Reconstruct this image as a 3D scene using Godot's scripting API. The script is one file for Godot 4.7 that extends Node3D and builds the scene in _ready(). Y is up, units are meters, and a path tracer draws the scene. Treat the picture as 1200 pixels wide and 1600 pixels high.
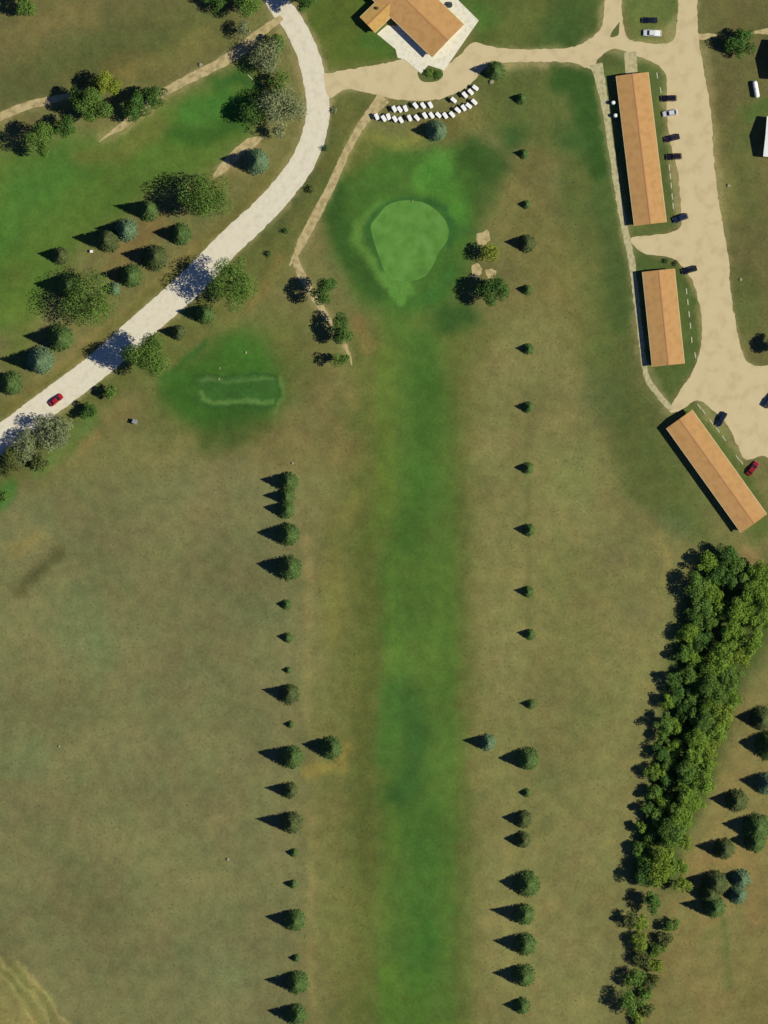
extends Node3D
# A golf course with a row of motel buildings, seen straight down from an aircraft.
# Survey coordinates: 1 unit = 0.2 m, x runs east, y runs south, (600, 800) is the world's origin.

const U := 0.2
const ORD := ["first", "second", "third", "fourth", "fifth", "sixth", "seventh", "eighth", "ninth", "tenth", "eleventh", "twelfth", "thirteenth", "fourteenth", "fifteenth", "sixteenth", "seventeenth", "eighteenth", "nineteenth", "twentieth", "twenty-first", "twenty-second", "twenty-third", "twenty-fourth"]

var M := {}
var used := {}
var rng := RandomNumberGenerator.new()
var wobble := FastNoiseLite.new()
var soil_r := PackedFloat32Array()
var soil_g := PackedFloat32Array()
var soil_b := PackedFloat32Array()
var paved := []
const CW := 326
const CH := 434
const MAP_X0 := -50.0
const MAP_Y0 := -67.0
const MAP_W := 1300.0
const MAP_H := 1734.0

# ------------------------------------------------------------------ shapes
class Shape:
	var v := PackedVector3Array()
	var n := PackedVector3Array()
	var uv := PackedVector2Array()
	var c := PackedColorArray()
	var idx := PackedInt32Array()
	var tint := Color.WHITE

	func poly(pts: Array) -> void:      # a flat convex face, corners counter-clockwise seen from its front
		var k := v.size()
		var nn: Vector3 = (pts[1] - pts[0]).cross(pts[2] - pts[0])
		if nn.length() < 1e-9 and pts.size() > 3:
			nn = (pts[2] - pts[0]).cross(pts[3] - pts[0])
		nn = nn.normalized()
		for p in pts:
			v.append(p); n.append(nn); c.append(tint); uv.append(Vector2(p.x, p.z))
		for i in range(1, pts.size() - 1):
			idx.append(k); idx.append(k + i + 1); idx.append(k + i)

	func loft(rings: Array, closed := true) -> void:   # a closed solid through rings of equal size
		var faces := []
		var m: int = rings[0].size()
		for i in rings.size() - 1:
			for j in m:
				var q := [rings[i][j], rings[i][(j + 1) % m], rings[i + 1][(j + 1) % m], rings[i + 1][j]]
				if q[0].distance_to(q[1]) < 1e-6:
					q = [q[0], q[2], q[3]]
				elif q[2].distance_to(q[3]) < 1e-6:
					q = [q[0], q[1], q[2]]
				faces.append(q)
		if closed:
			var first: Array = rings[0].duplicate(); first.reverse()
			faces.append(first)
			faces.append(rings[-1].duplicate())
		var vol := 0.0
		for f in faces:
			for i in range(1, f.size() - 1):
				vol += f[0].dot(f[i].cross(f[i + 1]))
		for f in faces:
			if vol < 0.0: f.reverse()
			var d: Vector3 = f[0]
			var flat := true
			for p in f:
				if p.distance_to(d) > 1e-6: flat = false
			if not flat: poly(f)

	func box(at: Vector3, size: Vector3, bevel := 0.0) -> void:
		var h := size * 0.5
		if bevel <= 0.0:
			loft([[at + Vector3(-h.x, -h.y, -h.z), at + Vector3(h.x, -h.y, -h.z), at + Vector3(h.x, -h.y, h.z), at + Vector3(-h.x, -h.y, h.z)],
				[at + Vector3(-h.x, h.y, -h.z), at + Vector3(h.x, h.y, -h.z), at + Vector3(h.x, h.y, h.z), at + Vector3(-h.x, h.y, h.z)]])
			return
		var rings := []
		for s in [[-h.y, -bevel], [-h.y + bevel, 0.0], [h.y - bevel, 0.0], [h.y, -bevel]]:
			var a: float = h.x + s[1]
			var b: float = h.z + s[1]
			var e := bevel
			rings.append([at + Vector3(-a + e, s[0], -b), at + Vector3(a - e, s[0], -b), at + Vector3(a, s[0], -b + e), at + Vector3(a, s[0], b - e), at + Vector3(a - e, s[0], b), at + Vector3(-a + e, s[0], b), at + Vector3(-a, s[0], b - e), at + Vector3(-a, s[0], -b + e)])
		loft(rings)

	func tube(a: Vector3, b: Vector3, ra: float, rb: float, sides := 8) -> void:
		var w := (b - a).normalized()
		var t := w.cross(Vector3.UP if absf(w.y) < 0.9 else Vector3.RIGHT).normalized()
		var s := w.cross(t)
		var r0 := []
		var r1 := []
		for i in sides:
			var q := TAU * i / sides
			var d := t * cos(q) + s * sin(q)
			r0.append(a + d * ra); r1.append(b + d * rb)
		loft([r0, r1])

	func card(p: Vector3, nn: Vector3, t: Vector3, l: float, w: float) -> void:   # one leaf or spray of needles
		var k := v.size()
		var s := nn.cross(t).normalized()
		v.append(p - t * l); v.append(p + s * w); v.append(p + t * l); v.append(p - s * w)
		for i in 4:
			n.append(nn); c.append(tint); uv.append(Vector2.ZERO)
		idx.append(k); idx.append(k + 1); idx.append(k + 2); idx.append(k); idx.append(k + 2); idx.append(k + 3)

	func done() -> ArrayMesh:
		var a := []
		a.resize(Mesh.ARRAY_MAX)
		a[Mesh.ARRAY_VERTEX] = v; a[Mesh.ARRAY_NORMAL] = n; a[Mesh.ARRAY_COLOR] = c; a[Mesh.ARRAY_TEX_UV] = uv; a[Mesh.ARRAY_INDEX] = idx
		var m := ArrayMesh.new()
		m.add_surface_from_arrays(Mesh.PRIMITIVE_TRIANGLES, a)
		return m

func at(x: float, y: float, h := 0.0) -> Vector3:
	return Vector3((x - 600.0) * U, h, (y - 800.0) * U)

func numbered(called: String) -> String:
	used[called] = used.get(called, 0) + 1
	return called if used[called] == 1 else "%s_%03d" % [called, used[called] - 1]

func thing(called: String, label: String, category: String, where: Vector3, turn := 0.0, group := "") -> Node3D:
	var o := Node3D.new()
	o.name = numbered(called)
	add_child(o)
	o.position = where
	o.rotation.y = turn
	tag(o, label, category, group)
	return o

func tag(o: Node, label: String, category: String, group := "", kind := "") -> void:
	o.set_meta("label", label)
	o.set_meta("category", category)
	if group: o.set_meta("group", group)
	if kind: o.set_meta("kind", kind)

func part(called: String, s: Shape, m: Material, parent: Node) -> MeshInstance3D:
	var o := MeshInstance3D.new()
	o.name = called
	o.mesh = s.done()
	o.material_override = m
	parent.add_child(o, true)
	return o

func share(called: String, mesh: Mesh, m: Material, parent: Node, where: Vector3, turn := 0.0) -> MeshInstance3D:
	var o := MeshInstance3D.new()
	o.name = called
	o.mesh = mesh
	o.material_override = m
	o.position = where
	o.rotation.y = turn
	parent.add_child(o, true)
	return o

# ------------------------------------------------------------------ materials
func srgb(r: float, g: float, b: float) -> Color:
	return Color(r / 255.0, g / 255.0, b / 255.0)

func plain(c: Color, rough := 0.8, metal := 0.0, spec := 0.4) -> StandardMaterial3D:
	var m := StandardMaterial3D.new()
	m.albedo_color = c
	m.roughness = rough
	m.metallic = metal
	m.metallic_specular = spec
	return m

func noise_tex(freq: float, a: Color, b: Color, mid: Color, oct := 4, sd := 1, size := 512) -> NoiseTexture2D:
	var f := FastNoiseLite.new()
	f.seed = sd
	f.frequency = freq
	f.fractal_octaves = oct
	var g := Gradient.new()
	g.offsets = PackedFloat32Array([0.15, 0.5, 0.85])
	g.colors = PackedColorArray([a, mid, b])
	var t := NoiseTexture2D.new()
	t.width = size; t.height = size
	t.seamless = true
	t.noise = f
	t.color_ramp = g
	return t

func grained(c: Color, spread: float, metres: float, freq := 0.02, sd := 1, rough := 0.95, oct := 5) -> StandardMaterial3D:
	var m := plain(Color.WHITE, rough, 0.0, 0.25)
	m.albedo_texture = noise_tex(freq, c.darkened(spread), c.lightened(spread * 0.6), c, oct, sd)
	m.uv1_triplanar = true
	m.uv1_world_triplanar = true
	m.uv1_scale = Vector3.ONE / metres
	return m

func leaf_mat(r: float, g: float, b: float, back := 0.25) -> StandardMaterial3D:
	var m := plain(srgb(r, g, b), 0.7, 0.0, 0.3)
	m.vertex_color_use_as_albedo = true
	m.backlight_enabled = true
	m.backlight = Color(srgb(r, g, b)) * back
	m.cull_mode = BaseMaterial3D.CULL_DISABLED
	return m

func materials() -> void:
	M.road = grained(srgb(210, 203, 178), 0.045, 34.0, 0.02, 3, 0.95, 7)
	M.drive = grained(srgb(196, 180, 138), 0.055, 46.0, 0.016, 5, 0.95, 8)
	M.path = grained(srgb(176, 160, 113), 0.16, 30.0, 0.022, 7, 0.95, 7)
	M.walk = grained(srgb(176, 168, 126), 0.14, 26.0, 0.03, 9, 0.95, 6)
	M.patio = grained(srgb(220, 216, 192), 0.07, 20.0, 0.02, 11, 0.85, 6)
	M.green = grained(srgb(88, 134, 56), 0.10, 46.0, 0.014, 13, 0.95, 6)
	M.roof = grained(srgb(184, 142, 88), 0.07, 30.0, 0.02, 17, 0.7, 5)
	M.roof_gold = grained(srgb(190, 153, 85), 0.07, 20.0, 0.02, 19, 0.7, 5)
	M.ridge = plain(srgb(172, 124, 78), 0.7)
	M.cream = plain(srgb(205, 194, 150), 0.7)
	M.wall = grained(srgb(196, 182, 150), 0.06, 3.0, 0.03, 23)
	M.door = plain(srgb(96, 62, 40), 0.6)
	M.brass = plain(srgb(150, 130, 80), 0.35, 0.9)
	M.trim = plain(srgb(222, 218, 205), 0.6)
	M.glass = plain(srgb(28, 34, 40), 0.08, 0.0, 0.6)
	M.white_roof = grained(srgb(226, 228, 224), 0.04, 5.0, 0.02, 29, 0.6)
	M.white = plain(srgb(232, 232, 226), 0.45)
	M.stop = plain(srgb(176, 175, 148), 0.9)
	M.bark = grained(srgb(84, 70, 55), 0.25, 1.2, 0.04, 31)
	M.rock = grained(srgb(150, 144, 116), 0.15, 1.0, 0.03, 33)
	M.steel = plain(srgb(110, 114, 116), 0.45, 0.7)
	M.rubber = plain(srgb(26, 26, 27), 0.9)
	M.rim = plain(srgb(165, 167, 170), 0.35, 0.8)
	M.lamp_clear = plain(srgb(215, 218, 220), 0.1)
	M.lamp_red = plain(srgb(130, 18, 16), 0.2)
	M.seat = plain(srgb(196, 184, 156), 0.7)
	M.timber = plain(srgb(120, 96, 70), 0.85)
	M.canvas = plain(srgb(54, 66, 58), 0.9)
	M.spruce = leaf_mat(92, 116, 62, 0.15)
	M.spruce_dull = leaf_mat(94, 104, 62, 0.15)
	M.spruce_blue = leaf_mat(112, 136, 104, 0.15)
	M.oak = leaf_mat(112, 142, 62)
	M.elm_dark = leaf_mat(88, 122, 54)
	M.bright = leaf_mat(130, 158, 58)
	M.yellow = leaf_mat(150, 160, 58)
	M.leafy = leaf_mat(138, 158, 58)
	M.silver = leaf_mat(152, 158, 116)
	M.olive = leaf_mat(112, 118, 66)

# ------------------------------------------------------------------ the ground
func stroke(r: float, g: float, b: float, alpha: float, radius: float, soft: float, pts: Array) -> void:
	# lays one kind of turf along a line of survey points into the coarse soil map
	var x0 := 1e9; var y0 := 1e9; var x1 := -1e9; var y1 := -1e9
	for i in range(0, pts.size(), 2):
		x0 = minf(x0, pts[i]); x1 = maxf(x1, pts[i])
		y0 = minf(y0, pts[i + 1]); y1 = maxf(y1, pts[i + 1])
	var far := radius + soft
	var i0 := clampi(int((x0 - far - MAP_X0) / 4.0), 0, CW - 1)
	var i1 := clampi(int((x1 + far - MAP_X0) / 4.0) + 1, 0, CW - 1)
	var j0 := clampi(int((y0 - far - MAP_Y0) / 4.0), 0, CH - 1)
	var j1 := clampi(int((y1 + far - MAP_Y0) / 4.0) + 1, 0, CH - 1)
	for j in range(j0, j1 + 1):
		for i in range(i0, i1 + 1):
			var p := Vector2(MAP_X0 + i * 4.0, MAP_Y0 + j * 4.0)
			var d := 1e9
			if pts.size() == 2:
				d = p.distance_to(Vector2(pts[0], pts[1]))
			for k in range(0, pts.size() - 2, 2):
				var a := Vector2(pts[k], pts[k + 1])
				var e := Vector2(pts[k + 2], pts[k + 3]) - a
				var t := clampf((p - a).dot(e) / maxf(e.length_squared(), 1e-6), 0.0, 1.0)
				d = minf(d, p.distance_to(a + e * t))
			var w := (1.0 - smoothstep(radius - soft, radius + soft, d)) * alpha
			if w > 0.0:
				var o := j * CW + i
				soil_r[o] = lerpf(soil_r[o], r, w)
				soil_g[o] = lerpf(soil_g[o], g, w)
				soil_b[o] = lerpf(soil_b[o], b, w)

func fill_area(r: float, g: float, b: float, alpha: float, soft: float, pts: Array) -> void:
	# the same for a whole outlined area
	var poly := PackedVector2Array()
	for i in range(0, pts.size(), 2): poly.append(Vector2(pts[i], pts[i + 1]))
	var lo := poly[0]; var hi := poly[0]
	for p in poly:
		lo = lo.min(p); hi = hi.max(p)
	var i0 := clampi(int((lo.x - soft - MAP_X0) / 4.0), 0, CW - 1)
	var i1 := clampi(int((hi.x + soft - MAP_X0) / 4.0) + 1, 0, CW - 1)
	var j0 := clampi(int((lo.y - soft - MAP_Y0) / 4.0), 0, CH - 1)
	var j1 := clampi(int((hi.y + soft - MAP_Y0) / 4.0) + 1, 0, CH - 1)
	for j in range(j0, j1 + 1):
		for i in range(i0, i1 + 1):
			var p := Vector2(MAP_X0 + i * 4.0, MAP_Y0 + j * 4.0)
			var d := 1e9
			for k in poly.size():
				d = minf(d, p.distance_to(Geometry2D.get_closest_point_to_segment(p, poly[k], poly[(k + 1) % poly.size()])))
			if Geometry2D.is_point_in_polygon(p, poly): d = -d
			var w := (1.0 - smoothstep(-soft, soft, d)) * alpha
			if w > 0.0:
				var o := j * CW + i
				soil_r[o] = lerpf(soil_r[o], r, w)
				soil_g[o] = lerpf(soil_g[o], g, w)
				soil_b[o] = lerpf(soil_b[o], b, w)

func turf() -> void:
	soil_r.resize(CW * CH); soil_g.resize(CW * CH); soil_b.resize(CW * CH)
	soil_r.fill(113); soil_g.fill(111); soil_b.fill(66)
	# dry rough west of the fairway
	fill_area(115, 114, 73, 1.0, 40, [-60, 780, 480, 700, 480, 1680, -60, 1680])
	for q in [[120, 960, 70, 104, 114, 68], [150, 1010, 60, 104, 113, 68], [40, 1180, 60, 104, 113, 68], [300, 1100, 90, 118, 114, 70], [230, 1330, 80, 120, 115, 70], [350, 1280, 40, 132, 122, 76], [330, 1520, 90, 112, 116, 72], [130, 1420, 80, 108, 104, 62], [60, 1250, 60, 118, 110, 70], [280, 880, 80, 116, 110, 66], [330, 800, 60, 124, 114, 70], [180, 760, 70, 108, 108, 62], [400, 960, 50, 104, 110, 66], [390, 1180, 40, 110, 106, 66], [210, 1180, 70, 122, 117, 74], [80, 1080, 50, 120, 114, 70]]:
		stroke(q[3] + 1, q[4] + 4, q[5] + 6, 0.55, q[2] * 0.6, q[2] * 0.6, [q[0], q[1]])
	# north-west field
	fill_area(104, 102, 60, 1.0, 30, [-60, -80, 400, -80, 380, 80, 270, 140, 70, 150, -60, 190])
	stroke(90, 96, 52, 0.8, 35, 35, [20, 130, 120, 100, 210, 60, 330, 40])
	stroke(122, 112, 68, 0.6, 25, 25, [10, 70, 60, 40, 130, 10])
	stroke(120, 112, 62, 0.6, 18, 20, [180, 110, 260, 95, 320, 55])
	stroke(128, 122, 66, 0.6, 10, 10, [190, 115, 205, 125])
	# western fairway and its green
	fill_area(84, 110, 45, 1.0, 26, [-60, 240, 60, 230, 200, 205, 250, 170, 390, 90, 420, 160, 380, 220, 320, 270, 240, 300, 130, 380, 60, 470, -60, 520])
	stroke(74, 114, 46, 0.75, 36, 34, [-40, 400, 30, 320, 80, 270, 110, 250])
	stroke(74, 110, 46, 0.6, 26, 26, [40, 290, 90, 262])
	stroke(100, 116, 50, 0.6, 16, 16, [30, 430, 40, 520, 20, 560])
	stroke(86, 118, 44, 0.6, 22, 20, [50, 470, 10, 500])
	stroke(70, 112, 44, 0.8, 26, 18, [300, 180, 360, 165])
	stroke(68, 112, 45, 0.8, 16, 14, [300, 178, 350, 158])
	stroke(56, 92, 36, 0.85, 12, 11, [268, 205, 300, 215, 350, 200, 375, 190])
	stroke(56, 96, 40, 0.8, 10, 9, [340, 130, 375, 118, 395, 130])
	stroke(104, 106, 52, 0.7, 14, 14, [250, 195, 190, 235, 120, 245])
	# dirt and straw under the tree row north of the road
	stroke(124, 112, 64, 0.75, 13, 12, [400, 230, 330, 290])
	stroke(128, 110, 66, 0.8, 16, 12, [250, 345, 225, 365, 190, 400, 175, 420])
	stroke(112, 108, 57, 0.9, 15, 9, [462, 235, 430, 280, 380, 328, 320, 385, 255, 440, 180, 510, 120, 565, 60, 610, 0, 650, -50, 690])
	stroke(136, 122, 74, 0.5, 5, 5, [300, 385, 240, 440, 180, 492, 120, 545, 60, 590])
	# south verge of the road
	fill_area(98, 102, 54, 1.0, 14, [515, 150, 590, 150, 560, 210, 490, 340, 440, 430, 400, 460, 330, 500, 250, 570, 150, 640, 60, 720, 0, 780, -60, 800, -60, 730, 40, 680, 170, 570, 300, 460, 430, 340, 495, 250])
	stroke(84, 92, 50, 0.7, 12, 10, [505, 200, 490, 270, 450, 330, 410, 370])
	stroke(122, 110, 62, 0.7, 10, 10, [440, 400, 420, 440, 390, 475])
	stroke(124, 112, 66, 0.6, 12, 12, [60, 745, 130, 690, 190, 640])
	stroke(136, 112, 70, 0.6, 6, 6, [120, 700, 150, 680])
	stroke(84, 110, 52, 0.7, 14, 12, [140, 655, 110, 690, 60, 735])
	stroke(70, 118, 50, 0.8, 14, 10, [-10, 790, 12, 765])
	# practice tee
	stroke(96, 104, 50, 0.8, 74, 54, [305, 600, 415, 565])
	stroke(64, 104, 38, 0.95, 46, 26, [310, 610, 375, 560, 395, 600])
	stroke(58, 96, 36, 0.9, 30, 22, [280, 605, 330, 650, 400, 650])
	stroke(76, 92, 42, 0.7, 20, 20, [330, 690, 400, 668])
	stroke(96, 122, 58, 0.7, 4, 4, [438, 590, 440, 615, 430, 642])
	stroke(108, 108, 56, 0.5, 6, 6, [265, 570, 320, 525, 370, 490])
	stroke(58, 96, 40, 0.8, 5, 4, [258, 590, 290, 560, 320, 535])
	fill_area(60, 98, 42, 0.95, 3, [304, 590, 312, 586, 425, 584, 434, 590, 436, 622, 428, 634, 318, 636, 304, 626])
	stroke(54, 88, 39, 0.7, 3.5, 3, [306, 588, 425, 586, 433, 592, 434, 624, 426, 634, 318, 637, 304, 624])
	stroke(96, 128, 62, 0.95, 4, 3, [311, 612, 316, 624, 330, 627, 425, 627])
	stroke(90, 122, 62, 0.85, 3, 3, [312, 593, 330, 592, 426, 592])
	stroke(98, 122, 60, 0.7, 3, 3, [439, 590, 440, 618, 431, 642])
	# fairway
	fill_area(97, 104, 51, 1.0, 42, [535, 540, 600, 470, 700, 470, 770, 520, 752, 700, 748, 1000, 755, 1680, 530, 1680])
	fill_area(82, 108, 46, 1.0, 26, [604, 500, 692, 500, 706, 620, 714, 800, 722, 1000, 728, 1680, 592, 1680, 594, 900, 606, 700])
	stroke(68, 103, 41, 0.8, 20, 18, [660, 540, 668, 640, 658, 740, 640, 840])
	stroke(92, 112, 46, 0.75, 14, 10, [600, 560, 604, 700, 600, 800, 570, 850])
	stroke(86, 116, 47, 0.7, 15, 11, [614, 860, 612, 960, 620, 1040])
	stroke(84, 112, 46, 0.7, 26, 20, [670, 900, 680, 980, 690, 1060])
	stroke(60, 94, 41, 0.95, 24, 20, [630, 1090, 650, 1150, 640, 1220, 628, 1245])
	stroke(70, 106, 44, 0.7, 18, 12, [612, 1080, 600, 1180])
	stroke(70, 106, 43, 0.8, 30, 22, [660, 1280, 664, 1400, 655, 1500])
	stroke(62, 102, 40, 0.6, 12, 10, [668, 1430, 665, 1520])
	stroke(86, 118, 44, 0.8, 16, 10, [610, 1520, 616, 1660])
	stroke(78, 112, 42, 0.7, 16, 14, [655, 1530, 650, 1660])
	stroke(88, 114, 46, 0.6, 10, 8, [612, 1260, 614, 1330])
	stroke(90, 99, 48, 0.55, 9, 9, [722, 780, 728, 960, 726, 1100])
	stroke(90, 97, 48, 0.55, 9, 9, [724, 1320, 716, 1500, 724, 1660])
	stroke(90, 97, 47, 0.55, 14, 12, [580, 1000, 578, 1120, 572, 1240, 574, 1420])
	stroke(88, 98, 46, 0.5, 12, 12, [572, 700, 568, 880, 575, 960])
	stroke(118, 116, 60, 0.6, 16, 14, [560, 780, 520, 840, 520, 1000])
	stroke(116, 116, 64, 0.6, 26, 20, [515, 1080, 520, 1300, 525, 1500])
	stroke(142, 127, 80, 0.65, 6, 7, [476, 840, 482, 900])
	stroke(138, 127, 78, 0.55, 6, 7, [484, 900, 481, 1000, 480, 1120])
	stroke(140, 129, 78, 0.55, 7, 8, [484, 1260, 490, 1320, 484, 1440, 488, 1560, 500, 1620])
	stroke(150, 132, 66, 0.6, 9, 8, [540, 1165, 535, 1200, 480, 1205])
	stroke(134, 120, 74, 0.5, 16, 14, [500, 640, 530, 580, 545, 620])
	stroke(118, 108, 64, 0.7, 40, 30, [430, 700, 520, 700])
	stroke(128, 108, 64, 0.6, 12, 10, [560, 500, 575, 540])
	# round the main green
	fill_area(70, 104, 42, 1.0, 26, [520, 250, 570, 215, 650, 225, 740, 225, 770, 300, 745, 370, 730, 430, 700, 490, 620, 500, 560, 470, 525, 400, 510, 330])
	stroke(58, 90, 38, 0.9, 16, 12, [525, 300, 530, 370, 560, 420, 590, 455])
	stroke(56, 86, 36, 0.9, 26, 18, [740, 240, 770, 260, 755, 310])
	stroke(52, 84, 36, 0.8, 22, 16, [725, 490, 700, 500])
	stroke(60, 96, 42, 0.8, 18, 14, [705, 320, 720, 350])
	stroke(88, 138, 56, 0.9, 20, 12, [690, 250, 660, 280])
	stroke(78, 128, 48, 0.85, 20, 12, [675, 270, 700, 300, 715, 330])
	stroke(90, 126, 54, 0.9, 8, 6, [595, 320, 560, 350, 555, 375, 580, 405, 600, 440])
	stroke(54, 98, 46, 0.9, 5, 4, [576, 365, 584, 338, 604, 318, 640, 309, 670, 312, 692, 328, 706, 355, 702, 382])
	stroke(56, 98, 44, 0.8, 5, 4, [577, 368, 588, 398, 594, 412])
	stroke(92, 140, 64, 0.7, 3, 3, [585, 405, 597, 428, 610, 455, 625, 476])
	fill_area(88, 132, 56, 0.9, 5, [597, 420, 640, 436, 648, 455, 632, 478, 622, 476, 606, 450])
	stroke(60, 104, 44, 0.7, 12, 10, [655, 470, 690, 450, 705, 420])
	stroke(128, 128, 62, 0.7, 12, 12, [560, 205, 620, 225, 650, 215])
	stroke(120, 116, 62, 0.7, 16, 14, [700, 200, 760, 180, 790, 190])
	stroke(100, 100, 52, 0.6, 12, 10, [700, 190, 720, 215])
	stroke(110, 106, 54, 0.7, 24, 20, [525, 250, 560, 235])
	# dark green band by the junction and the motel walk
	fill_area(90, 100, 52, 1.0, 22, [740, 105, 930, 105, 960, 250, 985, 420, 1000, 600, 1040, 660, 1100, 780, 1120, 860, 980, 780, 900, 560, 860, 400, 880, 250, 760, 200])
	stroke(54, 84, 36, 0.95, 22, 14, [880, 120, 910, 130, 925, 200, 940, 260])
	stroke(62, 90, 42, 0.85, 18, 16, [800, 215, 860, 200, 900, 220])
	stroke(70, 90, 44, 0.7, 20, 14, [945, 300, 960, 400, 970, 500])
	stroke(118, 112, 64, 0.8, 50, 40, [810, 330, 870, 420, 860, 520])
	stroke(106, 104, 58, 0.6, 24, 18, [850, 200, 830, 260])
	# eastern rough
	fill_area(123, 120, 72, 1.0, 40, [745, 560, 860, 480, 960, 760, 1060, 880, 1040, 1000, 1000, 1200, 960, 1400, 930, 1680, 745, 1680])
	for q in [[765, 700, 40, 134, 122, 72], [790, 560, 30, 140, 124, 74], [760, 900, 40, 128, 118, 66], [790, 1040, 40, 136, 124, 76], [770, 1220, 40, 124, 120, 66], [880, 900, 80, 126, 122, 66], [900, 1000, 70, 128, 122, 66], [960, 860, 50, 116, 106, 66], [1000, 950, 40, 122, 112, 70], [890, 740, 60, 116, 118, 64], [940, 620, 50, 98, 102, 58], [860, 1220, 60, 112, 112, 64], [930, 1100, 60, 116, 114, 62], [900, 1330, 60, 132, 122, 74], [870, 1480, 60, 130, 120, 74], [940, 1500, 50, 126, 118, 72], [850, 1420, 20, 146, 120, 74], [845, 1540, 22, 146, 122, 76], [760, 1440, 22, 140, 124, 74], [755, 1560, 30, 128, 116, 66], [1060, 820, 40, 92, 100, 58], [850, 620, 40, 120, 112, 66]]:
		stroke(q[3] - 5, q[4] + 1, q[5] + 3, 0.55, q[2] * 0.6, q[2] * 0.6, [q[0], q[1]])
	stroke(136, 128, 74, 0.5, 7, 7, [1030, 830, 1045, 870, 1040, 930])
	stroke(102, 108, 60, 0.5, 4, 4, [825, 640, 826, 830, 828, 980])
	# south-east corner beyond the shelterbelt
	fill_area(126, 117, 70, 1.0, 24, [1040, 1400, 1100, 1280, 1160, 1090, 1260, 1000, 1260, 1680, 1000, 1680])
	stroke(140, 118, 72, 0.6, 14, 12, [1080, 1345, 1170, 1345, 1180, 1430])
	stroke(100, 108, 58, 0.7, 6, 6, [1132, 1440, 1140, 1540])
	stroke(112, 114, 62, 0.6, 6, 6, [1100, 1470, 1120, 1450])
	stroke(112, 110, 62, 0.5, 30, 24, [1180, 1500, 1190, 1560])
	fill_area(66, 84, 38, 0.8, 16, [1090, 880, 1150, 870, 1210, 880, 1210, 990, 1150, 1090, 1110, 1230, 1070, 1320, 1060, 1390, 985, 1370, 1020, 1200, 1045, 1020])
	stroke(140, 116, 76, 0.8, 10, 8, [1170, 862, 1185, 880])
	# lawns round the clubhouse and the motels
	fill_area(88, 104, 44, 1.0, 12, [500, -80, 560, -80, 610, 60, 620, 90, 520, 108, 495, 60, 470, 10])
	stroke(68, 98, 40, 0.8, 14, 10, [575, 60, 610, 75])
	fill_area(80, 96, 46, 1.0, 12, [715, -80, 940, -80, 940, 40, 880, 76, 760, 72, 735, 62, 750, 30])
	stroke(66, 92, 44, 0.8, 30, 22, [900, 20, 880, 50])
	stroke(104, 108, 56, 0.6, 26, 20, [830, 10, 800, 50])
	stroke(70, 104, 42, 0.7, 16, 12, [730, 0, 760, 30])
	fill_area(96, 108, 56, 1.0, 8, [968, -80, 1062, -80, 1056, 66, 985, 62])
	fill_area(86, 98, 52, 1.0, 6, [936, 80, 975, 80, 1040, 110, 1062, 280, 1066, 350, 1000, 370, 990, 365, 960, 240])
	fill_area(84, 100, 50, 1.0, 6, [988, 390, 1075, 420, 1098, 500, 1090, 560, 1050, 625, 1020, 600, 1000, 500])
	fill_area(90, 102, 52, 1.0, 8, [1060, 640, 1095, 622, 1120, 640, 1145, 690, 1170, 730, 1215, 830, 1180, 850])
	fill_area(104, 102, 60, 1.0, 14, [1088, -80, 1260, -80, 1260, 590, 1180, 580, 1150, 520, 1130, 380, 1100, 120])
	stroke(92, 98, 52, 0.7, 20, 16, [1165, 190, 1160, 260, 1175, 330])
	stroke(90, 98, 52, 0.7, 24, 18, [1165, 440, 1175, 500])
	stroke(118, 112, 64, 0.6, 18, 14, [1130, 260, 1140, 330])
	stroke(80, 104, 48, 0.7, 12, 10, [1170, 175, 1200, 165])
	stroke(126, 114, 66, 0.6, 8, 7, [1112, 140, 1120, 240, 1132, 340])
	stroke(130, 116, 72, 0.7, 12, 9, [1035, 48, 1050, 55])
	# gravel and dust trodden into the grass along roads and paths
	stroke(170, 156, 112, 0.45, 24, 5, [438, 10, 474, 67, 493, 133, 497, 163, 484, 230, 434, 306, 358, 380, 293, 447, 213, 518, 160, 566, 100, 612, 40, 657, 0, 686])
	stroke(160, 146, 100, 0.45, 9, 5, [600, 152, 560, 203, 520, 285, 480, 362, 463, 396, 470, 428, 500, 478, 545, 552])
	stroke(156, 142, 96, 0.45, 10, 5, [400, 58, 345, 98, 300, 121, 264, 140, 192, 196, 160, 218])
	stroke(156, 142, 96, 0.45, 9, 5, [-20, 190, 40, 166, 112, 150])
	stroke(156, 142, 96, 0.5, 11, 6, [395, 222, 345, 266])
	stroke(160, 148, 102, 0.5, 16, 5, [520, 130, 600, 125, 700, 128, 745, 92, 800, 87, 900, 86, 945, 60, 958, 0])
	stroke(160, 148, 102, 0.5, 18, 5, [945, 60, 985, 76, 1050, 80, 1075, 10])
	stroke(160, 148, 102, 0.5, 40, 6, [1075, 100, 1080, 200, 1092, 300, 1102, 400])
	stroke(160, 148, 102, 0.5, 30, 6, [1102, 400, 1120, 480, 1126, 560, 1180, 640])
	stroke(160, 148, 102, 0.4, 8, 4, [938, 128, 955, 230, 975, 352, 990, 432, 1005, 560, 1046, 640])
	for e in [[505, 130, 520, 128, 512, 160], [770, 100, 850, 100], [1060, 70, 1098, 130], [1150, 545, 1180, 580], [1042, 150, 1066, 330], [1090, 620, 1160, 710]]:
		stroke(160, 146, 100, 0.5, 8, 7, e)
	# a burnt streak and the stubble in the south-west corner
	stroke(82, 82, 48, 0.75, 9, 9, [28, 920, 60, 890, 92, 862])
	stroke(132, 120, 70, 0.6, 12, 10, [20, 860, 60, 840])
	stroke(138, 129, 76, 0.8, 40, 34, [-40, 1540, 10, 1580, 60, 1650])
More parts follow.
